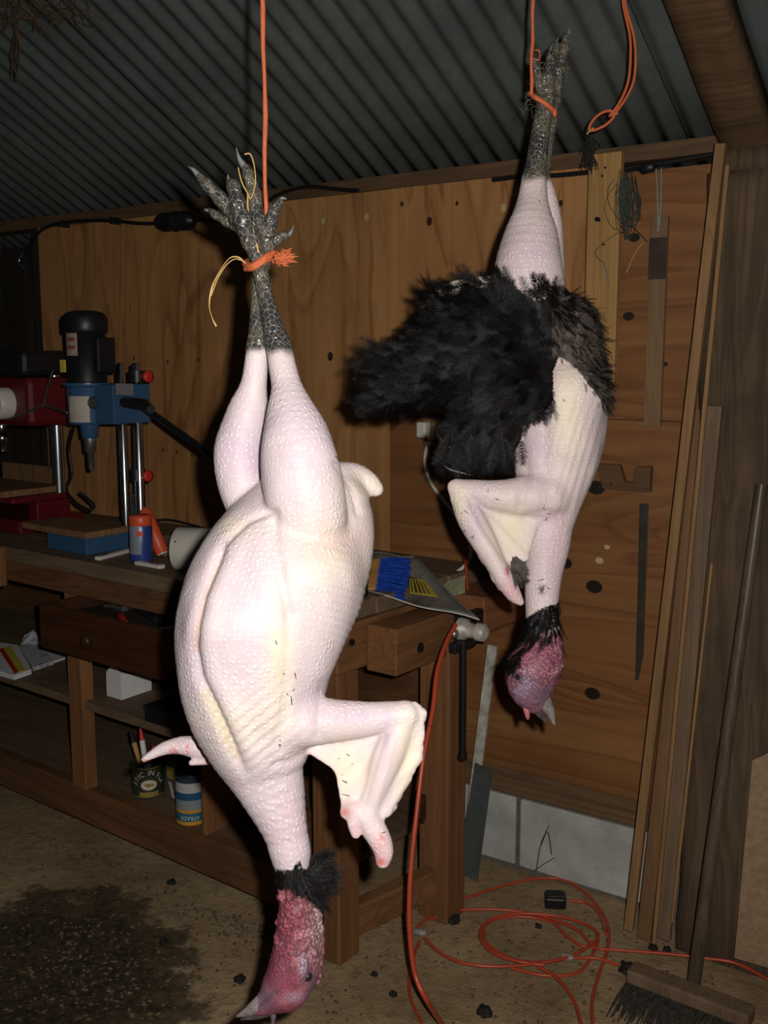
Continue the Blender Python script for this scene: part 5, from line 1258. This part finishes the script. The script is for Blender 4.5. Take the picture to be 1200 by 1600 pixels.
MB().tube(spline([wp(D1, x, y, -.022) for x, y in ((372, 262), (378, 285), (387, 302), (392, 310), (399, 285), (397, 258), (391, 241), (382, 241))], 5), .0010, 5).build('stem', MAT['straw'], s1x)
MB().tube(spline([wp(D1, x, y, -.026) for x, y in ((387, 302), (388, 330), (397, 365), (404, 395))], 5), .0012, 5).build('stem_end', MAT['straw'], s1x)
# black collar feathers and a few left-over pin feathers
Pw1 = to_world(P1); Nw1 = N1 @ BASIS
mk = (py > 1356) & (py < 1384) & (px < 505) & (px > 415)
bp, bn, j = scatter(Pw1, Nw1, mk, 700, 1)
rng = np.random.RandomState(9); dirs = np.tile(-UPV, (len(j), 1)) * .9 + bn * .12 + rng.normal(0, .16, (len(j), 3)) + RGT * (.25 * sstep(450, 490, px[j]))[:, None]
Ln = rng.uniform(.018, .036, len(j)) * np.where(px[j] > 462, 1.05, .55) * np.where(py[j] > 1374, .55, 1.0)
plumage('collar_feathers', bp - bn * .001, dirs, bn, Ln, .8, rng.uniform(.0, .2, len(j)), MAT['feather'], b1, 3)
bp = []; dd_ = []; rng = np.random.RandomState(12)
for i in range(130):
    u = rng.rand(); bp.append(wp(D1, 466 + 18 * rng.rand(), 1358 + 30 * rng.rand(), -.012 + .014 * rng.randn())); a = math.radians(rng.uniform(-62, 42)); dd_.append(RGT * math.cos(a) + UPV * math.sin(a) - FWD * rng.uniform(-.3, .3))
plumage('side_tuft', np.array([list(v) for v in bp]), np.array(dd_), np.tile(-FWD, (130, 1)), rng.uniform(.022, .054, 130), .75, rng.uniform(-.1, .2, 130), MAT['feather'], b1, 5)
bp = []; dd_ = []
for i in range(46):
    u = rng.rand(); bp.append(wp(D1, 484 + 8 * rng.randn() * .5, 1375 + 22 * rng.rand(), .004 * rng.randn())); a = math.radians(rng.uniform(-100, -55)); dd_.append(RGT * math.cos(a) + UPV * math.sin(a) - FWD * rng.uniform(-.2, .3))
plumage('nape_tuft', np.array([list(v) for v in bp]), np.array(dd_), np.tile(-FWD, (46, 1)), rng.uniform(.030, .055, 46), .7, rng.uniform(-.1, .2, 46), MAT['feather'], b1, 6)
m = MB(); random.seed(31)
for (x, y, n, s) in ((500, 1145, 1, 2), (437, 1162, 4, 6), (540, 1210, 7, 16), (452, 1050, 2, 8), (460, 1085, 3, 10), (664, 1132, 3, 4), (592, 1290, 3, 6), (524, 720, 4, 4), (400, 1000, 1, 40)):
    for i in range(n):
        xx, yy = x + random.gauss(0, s * .6), y + random.gauss(0, s); k = int(np.argmin((px - xx)**2 + (py - yy)**2 + 1e4 * (N1[:, 2] > -.2)))
        q = Vector(Pw1[k]); nn = Vector(Nw1[k]); e = q + (nn * .25 + Vector((random.gauss(0, 1), random.gauss(0, 1), random.gauss(-.4, 1))).normalized()) * random.uniform(.004, .011)
        m.tube([q, (q + e) / 2 + nn * .001, e], [.0006, .0005, .0003], 4, False)
m.build('pin_feathers', MAT['feather'], b1)['kind'] = 'stuff'

# ---- bird two: half plucked, black plumage on the back, hanging further back
D = D2
lo = np.array([loc_pt(585, 0, 1.9)[0] - .10, loc_pt(0, 1140, 1.9)[1] - .02, 1.66]); hi = np.array([loc_pt(965, 0, 1.9)[0] + .03, loc_pt(0, 35, 1.9)[1] + .02, 2.16])
im = Implicit(lo, hi, .0030)
chain(im, D, [(872,520,.03,64),(868,590,.02,78),(868,650,.02,81),(867,705,.01,72),(862,760,.0,54),(857,805,0,41)], .02)
chain(im, D, [(857,805,-.005,40),(855,850,-.01,35),(849,900,-.01,29),(846,960,-.01,25),(846,1000,-.01,25)], .008)
im.cone(loc_pt(885, 620, D-.03), loc_pt(882, 690, D-.025), 60*D/F_PX, 50*D/F_PX, .012)
chain(im, D, [(835,520,.01,66),(765,540,.01,82),(700,565,.01,64),(640,595,.01,40),(600,615,.01,20)], .025)
chain(im, D, [(810,600,-.015,60),(762,660,-.005,46),(742,700,-.0,26)], .02)
chain(im, D, [(788,450,-.02,17),(735,446,-.02,13),(690,456,-.015,11)], .008)
chain(im, D, [(835,280,-.005,19),(832,320,-.012,25),(829,370,-.022,41),(826,420,-.028,52),(830,480,-.02,56),(845,530,0,60)], .010)
chain(im, D, [(849,275,.025,10),(856,330,.03,20),(857,400,.035,25),(855,470,.035,28)], .004)
chain(im, D, [(835,280,-.005,18),(841,235,-.004,16),(848,185,-.006,14),(853,155,-.006,14)], .006)
chain(im, D, [(849,275,.025,10),(855,220,.018,11),(862,175,.012,12),(866,155,.010,12)], .004)
toes2 = [[(850,160,-.006,11),(842,128,-.012,8),(837,100,-.012,6.5)], [(855,155,-.008,11),(858,120,-.014,9),(861,88,-.014,7.5)], [(866,155,.006,11),(874,110,-.004,9),(882,75,-.006,7.5),(886,60,-.006,6)], [(862,155,.012,10),(868,110,.012,8),(871,75,.012,7)]]
for tt in toes2:
    chain(im, D, tt, .004)
    for p in tt: im.cone(loc_pt(p[0], p[1], D+p[2]-.002), loc_pt(p[0], p[1]+1, D+p[2]-.002), p[3]*1.14*D/F_PX, p[3]*1.14*D/F_PX, .003)
# wing
chain(im, D, [(850,775,-.035,38),(785,775,-.05,25),(727,766,-.05,17)], .010)
chain(im, D, [(714,762,-.05,14),(738,815,-.055,21),(772,875,-.06,16),(786,900,-.06,14)], .005)
chain(im, D, [(788,903,-.06,15),(802,928,-.06,12),(813,941,-.06,6)], .005)
def T(x, y, dd): return loc_pt(x, y, D + dd)
for tr in (((745,790,-.05),(845,795,-.045),(822,872,-.05)), ((745,790,-.05),(822,872,-.05),(788,892,-.055))): im.tri(*[T(*v) for v in tr], .004, .008)
rng = np.random.RandomState(14)
for i in range(28):
    u = i / 27; x = 703 + 78 * u ** 1.15 + rng.normal(0, 1.2); y = 757 + 160 * u; im.cone(T(x, y, -.055), T(x, y + 1, -.055), .0058, .0058, .004)
# head
head2 = [(850,985,-.012,25),(850,1010,-.012,29),(836,1040,-.012,42),(828,1068,-.012,36),(836,1092,-.012,23)]
chain(im, D, head2, .012); warts(im, D, head2, 260, 8, 2.8, 4.6, .0016, 990, 1082)
P2, Q2 = im.mesh(); P2 = relax(P2, Q2, 1, .4); N2 = vnormals(P2, Q2); px, py = to_px(P2); front = np.clip(-N2[:, 2] * 1.6, 0, 1)
for L, amp, w in (([(862,560),(855,640),(850,720),(862,780)], .0030, 9), ([(815,680),(822,740),(815,790)], .0035, 8), ([(822,808),(850,800),(890,808)], .003, 7), ([(735,785),(760,830),(790,875)], .003, 5)):
    d, _ = polydist(px, py, L); P2 = P2 - N2 * (front * amp * np.exp(-(d / w)**2))[:, None]
P2 = P2 + N2 * (np.sin((px + .3 * py) * .5) * gau(px, py, 905, 720, 40, 90) * .0007 + .0006 * vnoise(P2, 100, 3))[:, None]
N2 = vnormals(P2, Q2); nz = vnoise(P2, 55, 15); nz2 = vnoise(P2, 170, 16)
c = np.tile(np.array([.63, .525, .51]), (len(P2), 1))
c = blend(c, (.53, .42, .49), (gau(px,py,835,700,28,80) + .8*gau(px,py,850,870,28,70) + gau(px,py,745,820,18,50) + .7*gau(px,py,828,400,40,40)) * (.6 + .35*nz))
c = blend(c, (.70, .62, .47), gau(px,py,885,640,22,80) + gau(px,py,800,830,32,45) + .8*gau(px,py,715,790,14,40))
c = blend(c, (.60, .32, .35), gau(px,py,798,925,16,22)*.8 + .35*gau(px,py,870,850,14,60)); c = blend(c, (.35, .10, .14), gau(px,py,793,892,5,9))
shank = sstep(286, 272, py + 8 * nz + 4 * nz2)
hd = sstep(985, 993, py + 4 * nz2)
hc = np.tile(np.array([.36, .12, .17]), (len(P2), 1)); hc = blend(hc, (.54, .26, .29), sstep(.0, .7, nz2) * (1 - .6 * sstep(1060, 1085, py))); hc = blend(hc, (.18, .07, .11), sstep(.1, .9, -nz)); hc = blend(hc, (.20, .11, .15), .75 * sstep(1058, 1090, py)); hc = blend(hc, (.03, .02, .03), gau(px,py,811,1058,8,9)); hc = blend(hc, (.32, .30, .40), gau(px,py,824,1064,12,16)*.8 + .5*gau(px,py,812,1082,12,12)); hc = blend(hc, (.14, .10, .13), gau(px,py,850,1085,16,22)*.8)
c = c * (1 - hd[:, None]) + hc * hd[:, None]
# plumage masks: outlines of the feathered patches on this side of the bird
def inside(px, py, poly):
    r = np.zeros(len(px), bool); n = len(poly)
    for i in range(n):
        (x0, y0), (x1, y1) = poly[i], poly[(i + 1) % n]
        r ^= ((y0 > py) != (y1 > py)) & (px < (x1 - x0) * (py - y0) / (y1 - y0 + 1e-9) + x0)
    return r
blk = inside(px, py, [(540,560),(620,470),(700,455),(770,448),(800,452),(835,470),(868,462),(892,500),(878,545),(864,580),(864,625),(822,655),(812,690),(790,735),(700,745),(660,700),(540,670)])
brn = inside(px, py, [(862,446),(905,446),(945,500),(952,575),(955,640),(942,628),(918,600),(905,578),(880,560),(862,552)])
tailp = inside(px, py, [(660,430),(790,430),(790,462),(660,474)]) & (P2[:, 2] > D - .05) & (nz > -.35)
c = blend(c, (.006, .005, .005), blk * 1.0 * (~tailp)); c = blend(c, (.07, .055, .045), brn * .9)
c = blend(c, (.60, .55, .47), tailp * .8)
c = blend(c, (.012, .012, .014), gau(px,py,846,922,5,7)); c[(py > 952 - .62 * (px - 850) + 5 * nz2) & (py < 990 - .62 * (px - 850) + 4 * nz2) & (py > 930) & (py < 1030)] = (.006, .005, .005)
goose = (1 - shank) * (1 - hd) * (1 - blk) * (1 - brn) * (.6 + .4 * sstep(-.3, .5, nz)) * (1 - .8 * np.clip(gau(px,py,800,830,45,50), 0, 1))
b2 = thing('feathered_turkey', to_world(loc_pt(840, 1130, D)[None])[0], 'half plucked turkey with black feathers on its back hanging behind the other', 'turkey', 'turkeys hung by their feet')
raw_mesh('body', to_world(P2), Q2, MAT['skin'], b2, True, c, {'goose': goose, 'scaly': shank, 'warty': hd * sstep(990, 1000, py) * (1 - .5 * sstep(1060, 1085, py))})
Pw = to_world(P2); Nw = N2 @ BASIS
rng = np.random.RandomState(77)
def flow(j, cx, cy, jit):
    vx = px[j] - cx; vy = py[j] - cy; L = np.hypot(vx, vy) + 1e-6
    d = RGT * (vx / L)[:, None] - UPV * (vy / L)[:, None] + rng.normal(0, jit, (len(j), 3)); return d
bp, bn, j = scatter(Pw, Nw, blk, 6000, 5)
dirs = flow(j, 905, 540, .34); dirs = dirs - bn * ((dirs * bn).sum(1))[:, None] * .8 + bn * rng.uniform(.05, .38, len(j))[:, None]
plumage('black_plumage', bp - bn * .003, dirs, bn, rng.uniform(.030, .056, len(j)), .95, rng.uniform(-.1, .35, len(j)), MAT['feather'], b2, 2)
# longer tail and wing-edge feathers at the left and below
bp = []; dd_ = []
for i in range(420):
    u = rng.rand(); x = 600 + 70 * u + 8 * rng.randn(); y = 560 + 80 * rng.rand() - 25 * u; a = math.radians(rng.uniform(150, 205)); bp.append(list(wp(D, x, y, .01 + .035 * rng.randn()))); dd_.append(RGT * math.cos(a) + UPV * math.sin(a) * .9 - FWD * rng.uniform(-.5, .5))
plumage('tail_feathers', np.array(bp), np.array(dd_), np.tile(-FWD, (420, 1)) + rng.normal(0, .3, (420, 3)), rng.uniform(.040, .066, 420), .9, rng.uniform(-.1, .25, 420), MAT['feather'], b2, 7)
bp = []; dd_ = []
for i in range(260):
    u = rng.rand(); x = 700 + 85 * u + 6 * rng.randn(); y = 672 + 22 * rng.rand(); a = math.radians(rng.uniform(-125, -45) - 10 * (1 - u)); bp.append(list(wp(D, x, y, -.03 + .03 * rng.randn()))); dd_.append(RGT * math.cos(a) * .7 + UPV * math.sin(a) - FWD * rng.uniform(-.3, .3))
plumage('wing_feathers', np.array(bp), np.array(dd_), np.tile(-FWD, (260, 1)) + rng.normal(0, .25, (260, 3)), rng.uniform(.042, .066, 260), .8, rng.uniform(-.1, .2, 260), MAT['feather'], b2, 8)
for (p0, p1, p2) in (((680,668),(692,690),(725,715)), ((684,712),(700,732),(735,742)), ((690,700),(706,716),(738,728))):
    MB().tube(spline([wp(D, *p0, -.03), wp(D, *p1, -.04), wp(D, *p2, -.045)], 6), [.0055 - .0018 * abs(i - 5) / 6 for i in range(13)], 8).build('quill', MAT['quill'], b2)
bp, bn, j = scatter(Pw, Nw, brn, 500, 16)
dirs = -UPV * .8 + RGT * .45 + rng.normal(0, .35, (len(j), 3)); dirs = dirs - bn * ((dirs * bn).sum(1))[:, None] * .7 + bn * rng.uniform(.2, .5, len(j))[:, None]
plumage('dark_flank_plumage', bp - bn * .002, dirs, bn, rng.uniform(.018, .032, len(j)), .7, rng.uniform(-.2, .3, len(j)), MAT['feather'], b2, 19)
bp, bn, j = scatter(Pw, Nw, brn, 1000, 6)
dirs = -UPV * .8 + RGT * .45 + rng.normal(0, .28, (len(j), 3)); dirs = dirs - bn * ((dirs * bn).sum(1))[:, None] * .7 + bn * rng.uniform(.1, .4, len(j))[:, None]
plumage('brown_plumage', bp - bn * .002, dirs, bn, rng.uniform(.018, .034, len(j)), .6, rng.uniform(-.2, .3, len(j)), MAT['down'], b2, 9)
# tufts along the upper edge, wing-tip tuft, collar
bp = []; dd_ = []
for i in range(240):
    u = rng.rand(); x = 668 + 205 * u; y = (482 if x < 780 else 468) - 8 * math.sin(math.pi * u) + 14 * rng.rand(); a = math.radians(rng.uniform(55, 140)); bp.append(list(wp(D, x, y, (-.075 if x > 775 else -.02) + .02 * rng.rand()))); dd_.append(RGT * math.cos(a) + UPV * math.sin(a) - FWD * rng.uniform(-.1, .5))
plumage('rump_tufts', np.array(bp), np.array(dd_), np.tile(-FWD, (240, 1)), rng.uniform(.016, .040, 240), .8, rng.uniform(-.1, .3, 240), MAT['feather'], b2, 10)
bp = []; dd_ = []
for i in range(110):
    x = 798 + 10 * rng.rand(); y = 868 + 24 * rng.rand(); a = math.radians(rng.uniform(-90, -40)); bp.append(list(wp(D, x, y, -.066 + .006 * rng.randn()))); dd_.append(RGT * math.cos(a) + UPV * math.sin(a) - FWD * rng.uniform(-.1, .4))
plumage('wing_tip_tuft', np.array(bp), np.array(dd_), np.tile(-FWD, (110, 1)), rng.uniform(.018, .036, 110), .6, rng.uniform(0, .3, 110), MAT['down'], b2, 11)
mk = ((py > 948 - .55 * (px - 850)) & (py < 1000 - .55 * (px - 850)) & (py < 1012)) | ((px < 822) & (py > 985) & (py < 1042) & (px < 826 - (py - 1000) * .35)) | ((py > 955) & (py < 1040) & (N2[:, 2] > .2))
bp, bn, j = scatter(Pw, Nw, mk, 1200, 8)
dirs = -UPV * .9 - RGT * .25 + bn * .3 + rng.normal(0, .22, (len(j), 3))
plumage('collar_feathers', bp - bn * .001, dirs, bn, rng.uniform(.014, .030, len(j)), .8, rng.uniform(0, .2, len(j)), MAT['feather'], b2, 12)
for pts, r in (([(837,101,-.012),(834,94,-.012),(832,88,-.012)], .0045), ([(861,88,-.014),(860,78,-.014),(864,68,-.014)], .0050), ([(886,61,-.006),(889,52,-.006),(890,43,-.006)], .0050), ([(871,76,.012),(870,66,.012),(873,58,.012)], .0045)): claw(D, pts, r, b2)
beak(D, (842, 1086), (866, 1132), (857, 1108), .0180, MAT['beak'], 'upper_beak', b2, -.020)
beak(D, (832, 1090), (853, 1128), (843, 1112), .0150, MAT['beak_dark'], 'lower_beak', b2, -.012)
MB().lathe(wp(D, 811, 1058, -.048), Vector(-FWD) - Vector(RGT) * .5, [(-.004, .0085), (0, .0078), (.0025, .0042), (.003, 0)], 16).build('eye', MAT['eye'], b2)
MB().tube(spline([wp(D, 818, 1092, -.020), wp(D, 822, 1106, -.022), wp(D, 825, 1124, -.020)], 5), [.0062]*7 + [.0055, .005, .004, .002], 10).build('snood', plain('pink snood', (.42, .14, .15), .4), b2)
tie = [wp(D, 829, 147, -.020), wp(D, 838, 153, -.036), wp(D, 852, 162, -.036), wp(D, 864, 172, -.022), wp(D, 868, 176, .0), wp(D, 866, 172, .022), wp(D, 850, 160, .026), wp(D, 834, 150, .008), wp(D, 829, 147, -.020)]
MB().tube(spline(tie, 6), .0048, 8).build('foot_tie', MAT['twine'], s2)
MB().tube([wp(D, 866, 172, -.02), wp(D, 867, 182, -.02)], [.005, .003], 8).build('tie_end', MAT['twine'], s2)
m = MB(); random.seed(41)
for i in range(60):
    x, y = random.choice(((829, 152), (875, 110), (850, 100), (868, 140))); q = wp(D, x + random.gauss(0, 6), y + random.gauss(0, 12), -.018); e = q + Vector((random.gauss(0, 1), random.gauss(0, 1), random.gauss(-.3, 1))).normalized() * random.uniform(.008, .022)
    m.tube([q, (q + e) / 2 + Vector((0, 0, .002)), e], [.0006, .0005, .0004], 4, False)
o = m.build('hay_wisps', plain('dull hay', (.14, .12, .06), .7), None); tag(o, 'fine hay wisps caught on the dark feet of the feathered bird', 'hay', kind='stuff')
m = MB()
for (x, y, n, s) in ((848, 803, 5, 10), (850, 915, 4, 6), (735, 820, 8, 26), (860, 300, 5, 14), (770, 770, 5, 20), (880, 640, 3, 40)):
    for i in range(n):
        xx, yy = x + random.gauss(0, s * .5), y + random.gauss(0, s); k = int(np.argmin((px - xx)**2 + (py - yy)**2 + 1e4 * (N2[:, 2] > -.2)))
        q = Vector(Pw[k]); nn = Vector(Nw[k]); e = q + (nn * .25 + Vector((random.gauss(0, 1), random.gauss(0, 1), random.gauss(-.4, 1))).normalized()) * random.uniform(.005, .014)
        m.tube([q, (q + e) / 2 + nn * .001, e], [.0007, .0006, .0003], 4, False)
m.build('pin_feathers', MAT['feather'], b2)['kind'] = 'stuff'
